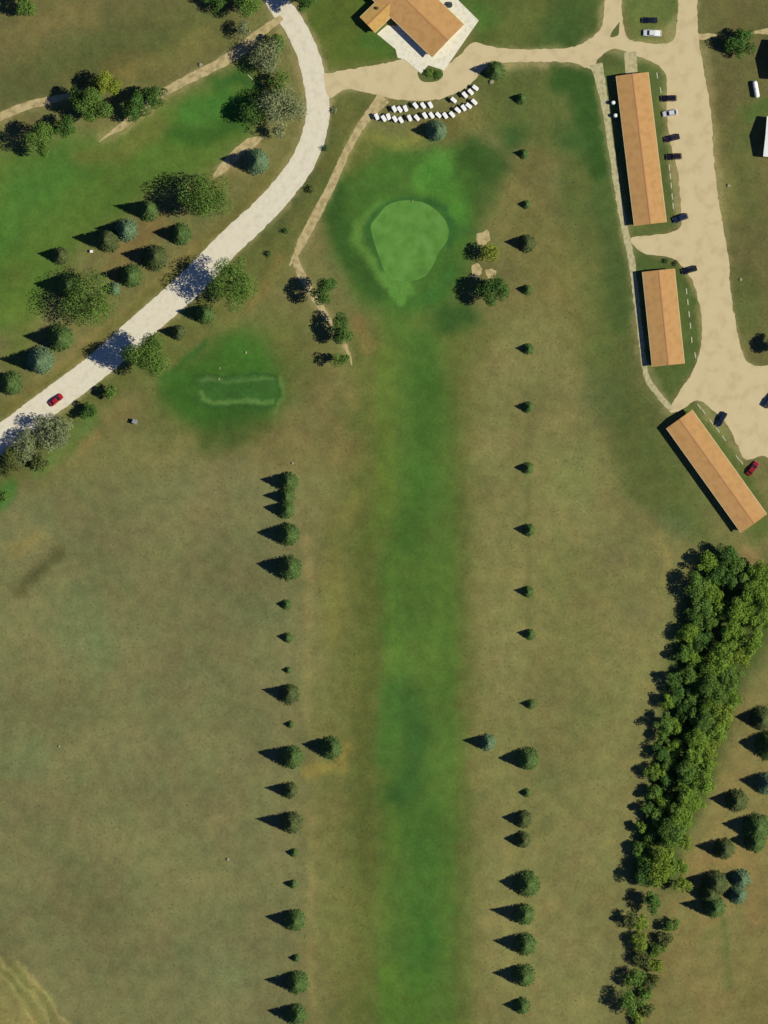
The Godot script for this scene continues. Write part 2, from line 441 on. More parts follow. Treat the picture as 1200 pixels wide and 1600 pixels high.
	for k in 5:
		stroke(168 if k % 2 == 0 else 118, 154 if k % 2 == 0 else 116, 92 if k % 2 == 0 else 58, 0.6, 3, 3, [-30 + k * 14, 1490 + k * 4, 20 + k * 14, 1545 + k * 4, 60 + k * 14, 1620])

func noise_bytes(w: int, h: int, freq: float, sd: int, oct := 4) -> PackedByteArray:
	var f := FastNoiseLite.new()
	f.seed = sd
	f.frequency = freq
	f.fractal_octaves = oct
	return f.get_image(w, h).get_data()

func make_ground() -> void:
	turf()
	var w := int(MAP_W)
	var h := int(MAP_H)
	var raw := PackedFloat32Array()
	raw.resize(CW * CH * 3)
	for i in CW * CH:
		raw[i * 3] = soil_r[i]; raw[i * 3 + 1] = soil_g[i]; raw[i * 3 + 2] = soil_b[i]
	var im := Image.create_from_data(CW, CH, false, Image.FORMAT_RGBF, raw.to_byte_array())
	im.resize(w, h, Image.INTERPOLATE_BILINEAR)
	var px := im.get_data().to_float32_array()
	var wx := noise_bytes(w, h, 0.022, 11)
	var wy := noise_bytes(w, h, 0.022, 12)
	var fine := noise_bytes(w, h, 0.16, 13, 3)
	var mid := noise_bytes(w, h, 0.035, 14, 4)
	var hue := noise_bytes(w, h, 0.014, 15, 4)
	var broad := noise_bytes(w, h, 0.005, 16, 3)
	var out := PackedByteArray()
	out.resize(w * h * 3)
	for y in h:
		for x in w:
			var i := y * w + x
			var sx := clampi(x + (wx[i] - 128) / 20, 0, w - 1)
			var sy := clampi(y + (wy[i] - 128) / 20, 0, h - 1)
			var k := (sy * w + sx) * 3
			var f := 0.985 + (fine[i] - 128) * 0.0006 + (mid[i] - 128) * 0.0006 + (broad[i] - 128) * 0.0006
			var t := (hue[i] - 128) * 0.00035
			out[i * 3] = clampi(int(px[k] * (f + t) * 0.993), 0, 255)
			out[i * 3 + 1] = clampi(int(px[k + 1] * f * 0.998), 0, 255)
			out[i * 3 + 2] = clampi(int(px[k + 2] * (f + t * 0.4) * 0.985), 0, 255)
	var tex := ImageTexture.create_from_image(Image.create_from_data(w, h, false, Image.FORMAT_RGB8, out))
	var m := plain(Color.WHITE, 0.95, 0.0, 0.2)
	m.albedo_texture = tex
	m.texture_repeat = false
	var a := at(MAP_X0, MAP_Y0)
	var b := at(MAP_X0 + MAP_W, MAP_Y0 + MAP_H)
	var g := MeshInstance3D.new()
	g.name = "ground"
	var am := ArrayMesh.new()
	var s := Shape.new()
	s.poly([Vector3(a.x, 0, b.z), Vector3(b.x, 0, b.z), Vector3(b.x, 0, a.z), Vector3(a.x, 0, a.z)])
	s.uv = PackedVector2Array([Vector2(0, 1), Vector2(1, 1), Vector2(1, 0), Vector2(0, 0)])
	var rim := Shape.new()
	var xs := [-4000.0, a.x, b.x, 4000.0]
	var zs := [-4000.0, a.z, b.z, 4000.0]
	for i in 3:
		for j in 3:
			if i == 1 and j == 1: continue
			rim.poly([Vector3(xs[i], 0, zs[j + 1]), Vector3(xs[i + 1], 0, zs[j + 1]), Vector3(xs[i + 1], 0, zs[j]), Vector3(xs[i], 0, zs[j])])
	for q in [s, rim]:
		var arr := []
		arr.resize(Mesh.ARRAY_MAX)
		arr[Mesh.ARRAY_VERTEX] = q.v; arr[Mesh.ARRAY_NORMAL] = q.n; arr[Mesh.ARRAY_TEX_UV] = q.uv; arr[Mesh.ARRAY_INDEX] = q.idx
		am.add_surface_from_arrays(Mesh.PRIMITIVE_TRIANGLES, arr)
	g.mesh = am
	g.set_surface_override_material(0, m)
	g.set_surface_override_material(1, grained(srgb(104, 101, 60), 0.12, 60.0, 0.02, 41))
	add_child(g)
	tag(g, "dry olive golf course turf with greener watered fairways", "ground", "", "structure")

# ------------------------------------------------------------------ roads and paths
func curve(pts: Array, step := 4.0) -> PackedVector2Array:
	var p := PackedVector2Array()
	for i in range(0, pts.size(), 2): p.append(Vector2(pts[i], pts[i + 1]))
	var out := PackedVector2Array()
	for i in p.size() - 1:
		var a := p[maxi(i - 1, 0)]
		var d := p[mini(i + 2, p.size() - 1)]
		var k := maxi(1, int(p[i].distance_to(p[i + 1]) / step))
		for j in k:
			out.append(p[i].cubic_interpolate(p[i + 1], a, d, float(j) / k))
	out.append(p[-1])
	return out

func ragged(p: Vector2, amp: float) -> Vector2:
	return p + Vector2(wobble.get_noise_2d(p.x, p.y), wobble.get_noise_2d(p.x + 900.0, p.y)) * amp

func sheet(called: String, label: String, category: String, poly: PackedVector2Array, h: float, m: Material, thick := 0.0) -> MeshInstance3D:
	paved.append(poly)
	var s := Shape.new()
	var tri := Geometry2D.triangulate_polygon(poly)
	if tri.is_empty(): print("could not fill ", called)
	for i in range(0, tri.size(), 3):
		var q := [at(poly[tri[i]].x, poly[tri[i]].y, h), at(poly[tri[i + 1]].x, poly[tri[i + 1]].y, h), at(poly[tri[i + 2]].x, poly[tri[i + 2]].y, h)]
		if (q[1] - q[0]).cross(q[2] - q[0]).y < 0.0: q.reverse()
		s.poly(q)
	if thick > 0.0:
		var turn := Geometry2D.is_polygon_clockwise(poly)
		for i in poly.size():
			var a := poly[i]
			var b := poly[(i + 1) % poly.size()]
			if turn:
				var t := a; a = b; b = t
			s.poly([at(a.x, a.y, h), at(b.x, b.y, h), at(b.x, b.y, h - thick), at(a.x, a.y, h - thick)])
	var o := part(numbered(called), s, m, self)
	tag(o, label, category, "", "structure")
	return o

func area(called: String, label: String, category: String, pts: Array, h: float, m: Material, amp := 1.6, smooth := true) -> MeshInstance3D:
	var q := pts.duplicate()
	q.append(pts[0]); q.append(pts[1])
	var c := curve(q, 3.0) if smooth else PackedVector2Array()
	if not smooth:
		for i in range(0, pts.size(), 2): c.append(Vector2(pts[i], pts[i + 1]))
	else:
		c.remove_at(c.size() - 1)
	for i in c.size(): c[i] = ragged(c[i], amp)
	return sheet(called, label, category, c, h, m)

func lane(called: String, label: String, category: String, pts: Array, widths: Array, h: float, m: Material, amp := 1.4) -> MeshInstance3D:
	var c := curve(pts, 3.0)
	var l := PackedVector2Array()
	var r := PackedVector2Array()
	for i in c.size():
		var d := (c[mini(i + 1, c.size() - 1)] - c[maxi(i - 1, 0)]).normalized()
		var t := float(i) / (c.size() - 1) * (widths.size() - 1)
		var k := mini(int(t), widths.size() - 2)
		var w: float = lerpf(widths[k], widths[k + 1], t - k) * 0.5
		var s := Vector2(-d.y, d.x)
		l.append(ragged(c[i] + s * w, amp)); r.append(ragged(c[i] - s * w, amp))
	r.reverse()
	l.append_array(r)
	return sheet(called, label, category, l, h, m)

func roads() -> void:
	lane("road", "pale gravel road curving past the clubhouse to the south-west", "road", [415, -30, 438, 10, 456, 34, 474, 67, 486, 100, 493, 133, 497, 163, 494, 197, 484, 230, 468, 262, 434, 306, 400, 341, 358, 380, 293, 447, 213, 518, 160, 566, 100, 612, 40, 657, 0, 686, -45, 718], [34, 34, 37, 38, 40, 43, 42, 41, 42, 42], 0.008, M.road, 1.6)
	for k in 2:      # strips packed smooth by wheels
		var off := 9.0 if k == 0 else -9.0
		var c := curve([456, 34, 474, 67, 486, 100, 493, 133, 497, 163, 494, 197, 484, 230, 468, 262, 434, 306, 400, 341, 358, 380, 293, 447, 213, 518, 160, 566, 100, 612, 40, 657, 0, 686, -45, 718], 6.0)
		var q := []
		for i in c.size():
			var d := (c[mini(i + 1, c.size() - 1)] - c[maxi(i - 1, 0)]).normalized()
			var p := c[i] + Vector2(-d.y, d.x) * off
			q.append(p.x); q.append(p.y)
		var o := lane("wheel_track", ["wheel track along the south-east side of the gravel road", "wheel track along the north-west side of the gravel road"][k], "wheel track", q, [7, 8, 6, 8, 7], 0.012, M.track, 2.2)
	area("driveway", "tan dirt forecourt between the gravel road and the clubhouse patio", "driveway", [505, 116, 540, 109, 590, 101, 618, 95, 632, 93, 652, 108, 668, 112, 700, 100, 722, 82, 740, 66, 760, 71, 800, 77, 880, 75, 905, 70, 925, 58, 940, 42, 945, 0, 944, -40, 971, -40, 971, 0, 973, 30, 980, 58, 1000, 66, 1040, 68, 1055, 55, 1060, 0, 1060, -40, 1088, -40, 1089, 0, 1092, 60, 1100, 112, 1110, 170, 1115, 240, 1122, 310, 1131, 360, 1139, 410, 1141, 450, 1147, 490, 1158, 545, 1175, 570, 1225, 584, 1225, 712, 1190, 712, 1166, 718, 1150, 692, 1135, 662, 1115, 642, 1090, 626, 1062, 642, 1046, 642, 1062, 612, 1078, 588, 1092, 555, 1097, 505, 1090, 465, 1078, 432, 1052, 404, 1012, 398, 992, 386, 986, 372, 1010, 368, 1050, 363, 1064, 350, 1062, 300, 1058, 262, 1048, 225, 1042, 180, 1040, 118, 1020, 98, 995, 88, 960, 76, 935, 92, 925, 108, 900, 99, 880, 97, 800, 97, 772, 101, 752, 112, 735, 132, 712, 146, 680, 156, 640, 157, 605, 152, 570, 144, 540, 140, 514, 152], 0.020, M.drive, 1.8)
	area("planting_island", "small grass wedge in the middle of the dirt road junction", "grass island", [968, 34, 966, 54, 954, 58, 957, 48], 0.028, M.island, 0.8)
	area("planting_bed", "oval grass bed in the forecourt by the clubhouse", "planting bed", [652, 114, 662, 105, 678, 103, 692, 112, 690, 122, 676, 128, 658, 126], 0.028, M.island, 0.8)
	lane("footpath", "narrow dirt path running south from the forecourt past the green", "path", [600, 152, 578, 178, 560, 203, 540, 240, 520, 285, 500, 325, 480, 362, 463, 396, 452, 416], [22, 14, 11, 12, 13, 15, 14, 2], 0.016, M.path, 1.4)
	lane("footpath", "dirt path passing under the three trees west of the fairway", "path", [460, 400, 470, 428, 482, 448, 500, 478, 514, 500, 530, 528, 545, 552, 550, 572], [10, 12, 10, 9, 8, 7, 1], 0.024, M.path, 1.6)
	lane("footpath", "tan cart path leading from the gravel road into the north-west trees", "path", [440, 27, 423, 39, 400, 57, 375, 80, 345, 98, 300, 121, 264, 140, 228, 164, 192, 196, 172, 209, 155, 221], [9, 16, 17, 15, 13, 13, 12, 1], 0.028, M.path, 1.6)
	lane("footpath", "tan cart path coming in from the field west of the round trees", "path", [-20, 190, 10, 178, 40, 166, 75, 157, 112, 150, 140, 150], [15, 13, 12, 12, 9, 1], 0.016, M.path, 1.6)
	lane("footpath", "short bare dirt strip beside the lone spruce north of the road", "path", [412, 214, 395, 222, 368, 242, 345, 266, 330, 282], [3, 17, 17, 15, 12, 1], 0.016, M.path, 1.8)
	lane("footpath", "pale concrete walk behind the motel row", "path", [931, 100, 938, 128, 946, 168, 955, 230, 965, 300, 975, 352, 985, 398, 990, 432, 998, 500, 1005, 560, 1012, 592, 1030, 618, 1050, 640], [20, 12, 10, 9, 9, 10, 11, 9, 8, 8, 9, 9], 0.032, M.walk, 1.8)
	area("footpath", "short pale concrete walk leading to the north gable of the long motel", "path", [975, 82, 994, 80, 997, 120, 978, 122], 0.036, M.walk, 0.3, false)
	lane("footpath", "short dirt path east of the gravel lane by the dark tree", "path", [1092, 58, 1108, 56, 1122, 54], [10, 9, 2], 0.028, M.path, 1.2)
	lane("footpath", "short dirt path between the dark tree and the eastern cabin", "path", [1172, 52, 1186, 50, 1215, 48], [1, 9, 10], 0.016, M.path, 1.2)
	area("dirt_patch", "bare pale dirt patch just north of the yellowish tree beside the green", "dirt patch", [745, 368, 752, 362, 763, 358, 765, 372, 757, 384, 746, 380], 0.012, M.path, 3.5)
	area("dirt_patch", "bare pale dirt patch between the yellowish tree and the round dark tree", "dirt patch", [738, 415, 750, 412, 753, 424, 748, 435, 739, 432], 0.012, M.path, 3.5)
	area("dirt_patch", "faint bare dirt patch north-east of the round dark tree", "dirt patch", [757, 422, 768, 420, 776, 432, 762, 434], 0.012, M.path, 3.5)
	area("putting_green", "smooth light green putting green shaped like a rounded shield", "putting green", [580, 361, 580, 350, 589, 339, 602, 323, 620, 315, 642, 313, 665, 318, 685, 332, 697, 347, 701, 362, 697, 380, 686, 393, 678, 412, 666, 430, 652, 437, 634, 440, 616, 437, 604, 428, 596, 412, 590, 395, 584, 377], 0.006, M.green, 0.5)
	sheet("patio", "white concrete patio wrapped round the clubhouse", "patio", PackedVector2Array([Vector2(589, 53), Vector2(604, 40), Vector2(640, 40), Vector2(640, -60), Vector2(655, -60), Vector2(748, 32), Vector2(703, 97), Vector2(694, 110), Vector2(669, 102), Vector2(658, 115), Vector2(632, 93), Vector2(621, 90), Vector2(618, 77)]), 0.13, M.patio, 0.13)

# ------------------------------------------------------------------ trees
func leaf_tint(spread: float) -> Color:
	var k := rng.randf_range(1.0 - spread, 1.0)
	return Color(k * rng.randf_range(0.86, 1.0), k, k * rng.randf_range(0.75, 1.0))

func spruce(called: String, label: String, x: float, y: float, r: float, tip: float, m: Material, group := "") -> Node3D:
	# r: crown radius; tip: how far west its shadow ends, which gives the height (sun at 45 degrees)
	var radius := r * U * 1.07
	var high := maxf(tip * U * 1.06, radius * 1.9)
	rng.seed = hash(Vector2(x, y))
	var o := thing(called, label, "spruce" if r > 9.5 else "young spruce", at(x, y), rng.randf() * TAU, group)
	var t := Shape.new()
	t.tube(Vector3(0, -0.1, 0), Vector3(rng.randf_range(-0.1, 0.1), high * 0.93, rng.randf_range(-0.1, 0.1)), 0.03 * high, 0.02, 7)
	part("trunk", t, M.bark, o)
	var s := Shape.new()
	var y0 := 0.06 * high
	var lop := rng.randf_range(0.02, 0.16)
	var shape := rng.randf_range(0.82, 1.0)
	var lop_at := rng.randf() * TAU
	var notch := rng.randf() * TAU
	o.rotation.x = rng.randf_range(-0.035, 0.035)
	o.rotation.z = rng.randf_range(-0.035, 0.035)
	var gap := clampf(high * 0.027, 0.10, 0.27)
	var level := y0
	while level < high * 0.97:
		var f := 1.0 - (level - y0) / (high - y0)
		var reach := radius * pow(f, shape)
		var count := maxi(5, int(8.0 + reach * 5.0))
		var turn := rng.randf() * TAU
		for b in count:
			var q := turn + TAU * (b + rng.randf_range(-0.35, 0.35)) / count
			var d := Vector3(cos(q), 0, sin(q))
			var lng := reach * rng.randf_range(0.80, 1.06) * (1.0 + lop * cos(q - lop_at))
			if absf(angle_difference(q, notch + level)) < 0.25: lng *= 0.75
			if rng.randf() < 0.06: continue
			var pieces := maxi(2, int(lng / 0.42))
			for k in pieces:
				var u := (k + 0.6) / pieces
				var p := d * lng * u + Vector3(0, level + rng.randf_range(-0.08, 0.08) - lng * u * u * 0.22 + lng * u * 0.12, 0)
				s.tint = leaf_tint(0.45) * (Color(1.0, 0.8, 0.62) if rng.randf() < 0.05 else Color.WHITE)
				var side := Vector3(-d.z, 0, d.x)
				var w := (0.16 + 0.20 * (1.0 - u)) * clampf(lng, 0.5, 1.5) * rng.randf_range(0.7, 1.2)
				for z in 2:
					var tilt := rng.randf_range(-0.7, 0.7)
					var nn := (Vector3.UP + side * tilt + d * rng.randf_range(0.4, 1.3)).normalized()
					var dir := (d + side * rng.randf_range(-0.9, 0.9)).normalized()
					dir = (dir - nn * dir.dot(nn)).normalized()
					s.card(p + side * rng.randf_range(-1, 1) * w * 0.8, nn, dir, minf(0.38, lng * 0.5), w * 0.55)
		level += gap * rng.randf_range(0.85, 1.15)
	for k in 5:
		s.tint = leaf_tint(0.3)
		var q := rng.randf() * TAU
		s.card(Vector3(0, high * 0.96, 0), Vector3(cos(q), 0.2, sin(q)).normalized(), Vector3.UP, high * 0.045, 0.1)
	part("crown", s, m, o)
	return o

func tree(called: String, label: String, x: float, y: float, r: float, lift: float, m: Material, group := "", thin := 1.0, category := "tree", flat := 0.85) -> Node3D:
	# r: crown radius; lift: height of the crown's middle, read from the offset of its shadow
	var radius := r * U * (1.1 if r > 12.5 else 1.0)
	var mid := maxf(lift * U, radius * 0.6)
	rng.seed = hash(Vector2(x + 0.5, y))
	var o := thing(called, label, category, at(x, y), rng.randf() * TAU, group)
	var t := Shape.new()
	var fork := Vector3(rng.randf_range(-0.2, 0.2), mid * 0.55, rng.randf_range(-0.2, 0.2))
	t.tube(Vector3(0, -0.1, 0), fork, 0.06 * radius + 0.08, 0.04 * radius + 0.04, 8)
	var lobes := []
	var count := 9 + int(radius * 1.9)
	var long := rng.randf_range(0.88, 1.14)
	for i in count:
		var q := rng.randf() * TAU
		var up := rng.randf_range(-0.55, 0.95)
		var out := sqrt(maxf(0.0, 1.0 - up * up)) * rng.randf_range(0.4, 0.86)
		var c := Vector3(cos(q) * out * long, up * 0.6 * flat, sin(q) * out / long) * radius
		lobes.append([c, radius * rng.randf_range(0.17, 0.42), rng.randf_range(0.72, 1.0)])
	lobes.append([Vector3(0, 0.1 * radius, 0), radius * 0.5, 0.9])
	var centre := Vector3(0, mid, 0)
	for i in mini(6, lobes.size()):
		t.tube(fork - Vector3(0, 0.05, 0), centre + lobes[i][0] * 0.8, 0.03 * radius + 0.03, 0.02, 6)
	part("trunk", t, M.bark, o)
	var s := Shape.new()
	var total := 0.0
	for b in lobes: total += b[1] * b[1]
	var leaves := int(clampf(radius * radius * 210.0, 260.0, 11000.0) * thin)
	for b in lobes:
		var share_of: int = int(leaves * b[1] * b[1] / total)
		for i in share_of:
			var d := Vector3(rng.randfn(), rng.randfn() * 0.9 + 0.15, rng.randfn()).normalized()
			var p: Vector3 = centre + b[0] + d * b[1] * (rng.randf_range(0.8, 1.12) if rng.randf() < 0.8 else rng.randf_range(0.2, 0.8))
			var nn := (d + Vector3(rng.randfn(), rng.randfn() + 0.5, rng.randfn()) * 0.55).normalized()
			var dir := nn.cross(Vector3(rng.randfn(), rng.randfn(), rng.randfn())).normalized()
			var k := leaf_tint(0.35)
			s.tint = Color(k.r * b[2], k.g * b[2], k.b * b[2])
			var sz := rng.randf_range(0.13, 0.27) * clampf(radius * 0.5, 0.55, 1.1)
			s.card(p, nn, dir, sz, sz * 0.7)
	part("crown", s, m, o)
	return o

func bush(label: String, x: float, y: float, r: float, m: Material, group := "", height := 0.9) -> Node3D:
	var radius := r * U
	rng.seed = hash(Vector2(x - 0.5, y))
	var o := thing("bush", label, "bush", at(x, y), rng.randf() * TAU, group)
	var t := Shape.new()
	for i in 4:
		var q := rng.randf() * TAU
		t.tube(Vector3(0, -0.05, 0), Vector3(cos(q) * radius * 0.5, radius * height, sin(q) * radius * 0.5), 0.05, 0.015, 5)
	part("stem", t, M.bark, o)
	var s := Shape.new()
	var n := int(clampf(radius * radius * 260.0, 160.0, 2200.0))
	for i in n:
		var d := Vector3(rng.randfn(), absf(rng.randfn()), rng.randfn()).normalized()
		var bump := 0.8 + 0.25 * sin(d.x * 5.0 + x) * cos(d.z * 6.0 + y)
		var p := d * radius * bump * rng.randf_range(0.55, 1.08)
		p.y = p.y * height * 1.3 + 0.08
		var nn := (d + Vector3(rng.randfn(), rng.randfn() + 0.5, rng.randfn()) * 0.6).normalized()
		s.tint = leaf_tint(0.4)
		var sz := rng.randf_range(0.08, 0.17)
		s.card(p, nn, nn.cross(Vector3(rng.randfn(), rng.randfn(), rng.randfn())).normalized(), sz, sz * 0.7)
	part("foliage", s, m, o)
	return o

func vegetation() -> void:
	# ---- the row west of the fairway
	var west := [[450, 752, 16, 42], [447, 776, 13, 36], [448, 797, 14, 36], [451, 836, 18, 48], [453, 887, 20, 51], [448, 945, 8, 16], [449, 996, 8, 16], [450, 1047, 5.5, 10], [452, 1083, 16, 42], [454, 1132, 6, 12], [456, 1182, 18, 53], [454, 1234, 13, 41], [456, 1286, 17, 55], [459, 1332, 7, 14], [458, 1381, 7, 16], [460, 1437, 17, 45], [463, 1497, 6.5, 12], [463, 1534, 18, 48], [464, 1583, 17, 46], [462, 1630, 16, 45]]
	for i in west.size():
		var a: Array = west[i]
		var small: bool = a[2] < 9.5
		if i == west.size() - 1: continue
		spruce("young_spruce" if small else "spruce_tree", "%s spruce, %s from the practice tee in the row west of the fairway" % ["tiny" if small else "full grown", ORD[i]], a[0], a[1], a[2], a[3], M.spruce_dull if i in [11, 12, 8] else M.spruce, "spruce row west of the fairway")
	spruce("spruce_tree", "lone full grown spruce standing between the west row and the fairway", 519, 1168, 18, 47, M.spruce)
	# ---- the row east of the fairway
	var east := [[814, 154, 9, 19], [818, 240, 8, 16], [822, 320, 7, 14], [822, 380, 14, 34], [824, 453, 8.5, 18], [825, 546, 9, 20], [826, 637, 9, 22], [825, 732, 9, 21], [827, 828, 10, 25], [825, 925, 9, 22], [828, 990, 9, 20], [829, 1100, 8, 17], [824, 1187, 18, 43], [823, 1239, 7, 12], [817, 1280, 14, 31], [817, 1313, 13, 30], [823, 1380, 21, 43], [820, 1427, 17, 53], [820, 1475, 18, 48], [818, 1525, 18, 47], [816, 1572, 13, 29]]
	for i in east.size():
		var a: Array = east[i]
		var small: bool = a[2] < 10.5
		spruce("young_spruce" if small else "spruce_tree", "%s spruce, %s from the golf carts in the row east of the fairway" % ["tiny" if small else "full grown", ORD[i]], a[0], a[1], a[2], a[3], M.spruce_dull if i in [3, 14, 15] else M.spruce, "spruce row east of the fairway")
	spruce("spruce_tree", "slim bluish spruce at the edge of the fairway opposite the shelterbelt", 761, 1160, 13, 39, M.spruce_blue)
	# ---- round the green and the forecourt
	tree("round_tree", "round green tree over the dirt path, northmost of three", 505, 458, 19, 42, M.elm_dark, "trees over the dirt path")
	tree("round_tree", "round green tree over the dirt path, middle one of three", 533, 514, 19, 28, M.elm_dark, "trees over the dirt path")
	tree("slender_tree", "thin small tree beside the dirt path's southern end", 533, 563, 13, 26, M.oak, "trees over the dirt path", 0.5)
	tree("round_tree", "dense dark green round tree east of the putting green", 767, 455, 23, 34, M.elm_dark)
	tree("slender_tree", "sparse yellowish tree between two bare dirt patches", 764, 395, 15, 24, M.yellow, "", 0.55)
	spruce("spruce_tree", "blue-grey spruce just south of the parked golf carts", 683, 206, 17, 40, M.spruce_blue)
	spruce("spruce_tree", "dark spruce beside the forecourt at the east end of the golf carts", 773, 112, 15, 38, M.spruce)
	bush("round shrub growing in the oval bed in the forecourt", 670, 114, 9, M.oak, "shrubs in the oval bed", 0.7)
	bush("low wide shrub growing in the oval bed in the forecourt", 683, 117, 8, M.elm_dark, "shrubs in the oval bed", 0.6)
	for a in [[509, 232, 6, "first"], [486, 296, 8, "second"], [447, 361, 6, "third"], [420, 397, 6, "fourth"]]:
		bush("%s shrub counting south along the verge between road and footpath" % a[3], a[0], a[1], a[2], M.olive if a[2] > 7 else M.spruce, "shrubs on the road verge", 1.4)
	bush("dark shrub at the north gable of the short motel", 1041, 408, 6, M.spruce, "shrubs at the short motel")
	bush("paler shrub near the black car at the short motel", 1056, 412, 6, M.olive, "shrubs at the short motel")
	bush("grey straggly shrub on the verge just below the road's bend", 522, 172, 7, M.silver, "", 0.7)
	# ---- trees by the road's north end
	tree("leafy_tree", "large grey-green leafy tree hanging over the road's inside bend", 436, 172, 35, 34, M.silver, "trees by the road bend", 0.48)
	tree("leafy_tree", "dark green leafy tree just west of the grey one at the bend", 394, 174, 21, 24, M.elm_dark, "trees by the road bend", 0.7)
	tree("leafy_tree", "grey-green ragged tree between cart path and road bend", 424, 90, 29, 28, M.silver, "trees by the road bend", 0.45)
	tree("leafy_tree", "small green tree crowded against the road's north bend", 432, 70, 14, 24, M.oak, "trees by the road bend", 0.7)
	tree("leafy_tree", "bright leafy tree at the north end of the cart path", 382, 6, 25, 36, M.oak, "trees by the road bend", 0.8)
	tree("leafy_tree", "dark leafy tree west of the bright one at the cart path", 338, 4, 17, 20, M.elm_dark, "trees by the road bend", 0.8)
	tree("dry_tree", "pale half bare tree where the cart path meets the road", 384, 48, 15, 22, M.silver, "trees by the road bend", 0.35)
	tree("leafy_tree", "dark green tree shading the road at its north end", 478, 2, 21, 40, M.elm_dark, "trees by the road bend")
	tree("leafy_tree", "green tree squeezed between the two grey crowns at the bend", 438, 130, 19, 22, M.oak, "trees by the road bend", 0.45)
	tree("slender_tree", "slim grey tree south of the large grey one at the bend", 436, 208, 12, 24, M.silver, "trees by the road bend", 0.5)
	# ---- north-west clump
	tree("round_tree", "solitary round tree in the north-west corner of the field", 42, 11, 16, 27, M.oak)
	tree("round_tree", "yellow-green round tree at the north edge of the north-west clump", 168, 134, 21, 28, M.yellow, "north-west clump of trees", 0.9)
	tree("round_tree", "big green round tree in the middle of the north-west clump", 148, 165, 27, 38, M.oak, "north-west clump of trees")
	tree("round_tree", "green tree next to the big one in the north-west clump", 118, 158, 15, 30, M.elm_dark, "north-west clump of trees")
	tree("round_tree", "smaller green tree in the west half of the north-west clump", 100, 199, 17, 30, M.elm_dark, "north-west clump of trees")
	tree("round_tree", "westmost round green tree of the north-west clump", 65, 221, 23, 40, M.oak, "north-west clump of trees")
	tree("round_tree", "eastmost round green tree of the north-west clump by the cart path", 244, 154, 18, 28, M.elm_dark, "north-west clump of trees")
	tree("round_tree", "dense green tree over the cart path's western end", 212, 168, 22, 28, M.elm_dark, "north-west clump of trees")
	# ---- row between the western fairway and the road
	tree("leafy_tree", "big leafy tree with a wide ragged crown north of the road", 322, 312, 37, 50, M.oak, "tree row north of the road", 0.8)
	tree("leafy_tree", "huge open-crowned tree among spruces north of the road", 142, 470, 42, 38, M.oak, "tree row north of the road", 0.62)
	var north := [[401, 253, 19, 57, 0, "lone bluish spruce beside the bare dirt strip north of the road", 2], [233, 329, 15, 55, 0, "spruce just west of the big ragged leafy tree", 0], [281, 366, 16, 42, 0, "spruce south of the big ragged leafy tree, near the road", 0], [197, 360, 17, 48, 0, "pale blue spruce in the row north of the road", 2], [168, 375, 17, 52, 0, "dull brownish spruce west of the pale blue spruce", 1], [245, 403, 19, 54, 0, "dull green spruce overlooking the road south of the pale blue one", 1], [205, 432, 17, 48, 0, "spruce between the dull green spruce and the huge open tree", 0], [94, 399, 13, 36, 0, "small spruce at the fairway side north of the huge open tree", 1], [108, 448, 19, 54, 0, "spruce tucked against the huge open tree's western edge", 0], [178, 452, 10, 20, 0, "little blue spruce east of the huge open tree", 2], [95, 530, 20, 58, 0, "spruce just south of the huge open-crowned tree", 0], [63, 566, 20, 62, 0, "pale blue spruce by the road's north-west side", 2], [16, 600, 18, 50, 0, "southmost spruce of the row north of the road", 0]]
	for a in north:
		spruce("spruce_tree", a[5], a[0], a[1], a[2] * 1.08, a[3], [M.spruce, M.spruce_dull, M.spruce_blue][a[6]], "tree row north of the road")
	# ---- row south of the road
	tree("leafy_tree", "big green tree casting shade across the gravel road near the tee", 362, 442, 37, 56, M.oak, "tree row south of the road", 0.75)
	tree("leafy_tree", "round green tree shading the road between two spruces and the red car", 230, 556, 33, 56, M.oak, "tree row south of the road", 0.9)
	spruce("spruce_tree", "spruce south of the big green tree near the tee", 319, 490, 15, 45, M.spruce, "tree row south of the road")
	spruce("spruce_tree", "small spruce between the two big trees south of the road", 279, 519, 12, 34, M.spruce_dull, "tree row south of the road")
	tree("slender_tree", "small green tree south-west of the round tree that shades the road", 173, 612, 12, 18, M.oak, "tree row south of the road")
	tree("slender_tree", "small green tree next to the silvery trees by the road", 138, 645, 14, 16, M.elm_dark, "tree row south of the road")
	tree("silver_tree", "silvery ragged tree leaning over the road near the red car", 84, 672, 31, 22, M.silver, "silvery trees by the road", 0.5)
	tree("silver_tree", "silvery tree second along the road from the red car", 42, 694, 26, 22, M.silver, "silvery trees by the road", 0.5)
	tree("silver_tree", "green-grey tree at the far end of the silvery trees", 18, 722, 23, 24, M.olive, "silvery trees by the road", 0.7)
	tree("silver_tree", "pale low tree on the field side of the silvery trees", 62, 722, 15, 14, M.olive, "silvery trees by the road", 0.6)
	bush("low olive shrub at the field corner below the silvery trees", 6, 776, 10, M.oak)
	# ---- east of the gravel lane
	tree("round_tree", "dark round tree on the grass east of the gravel lane", 1156, 68, 22, 18, M.elm_dark)
	tree("round_tree", "tree at the bend of the gravel lane opposite the short motel", 1210, 541, 15, 24, M.elm_dark)
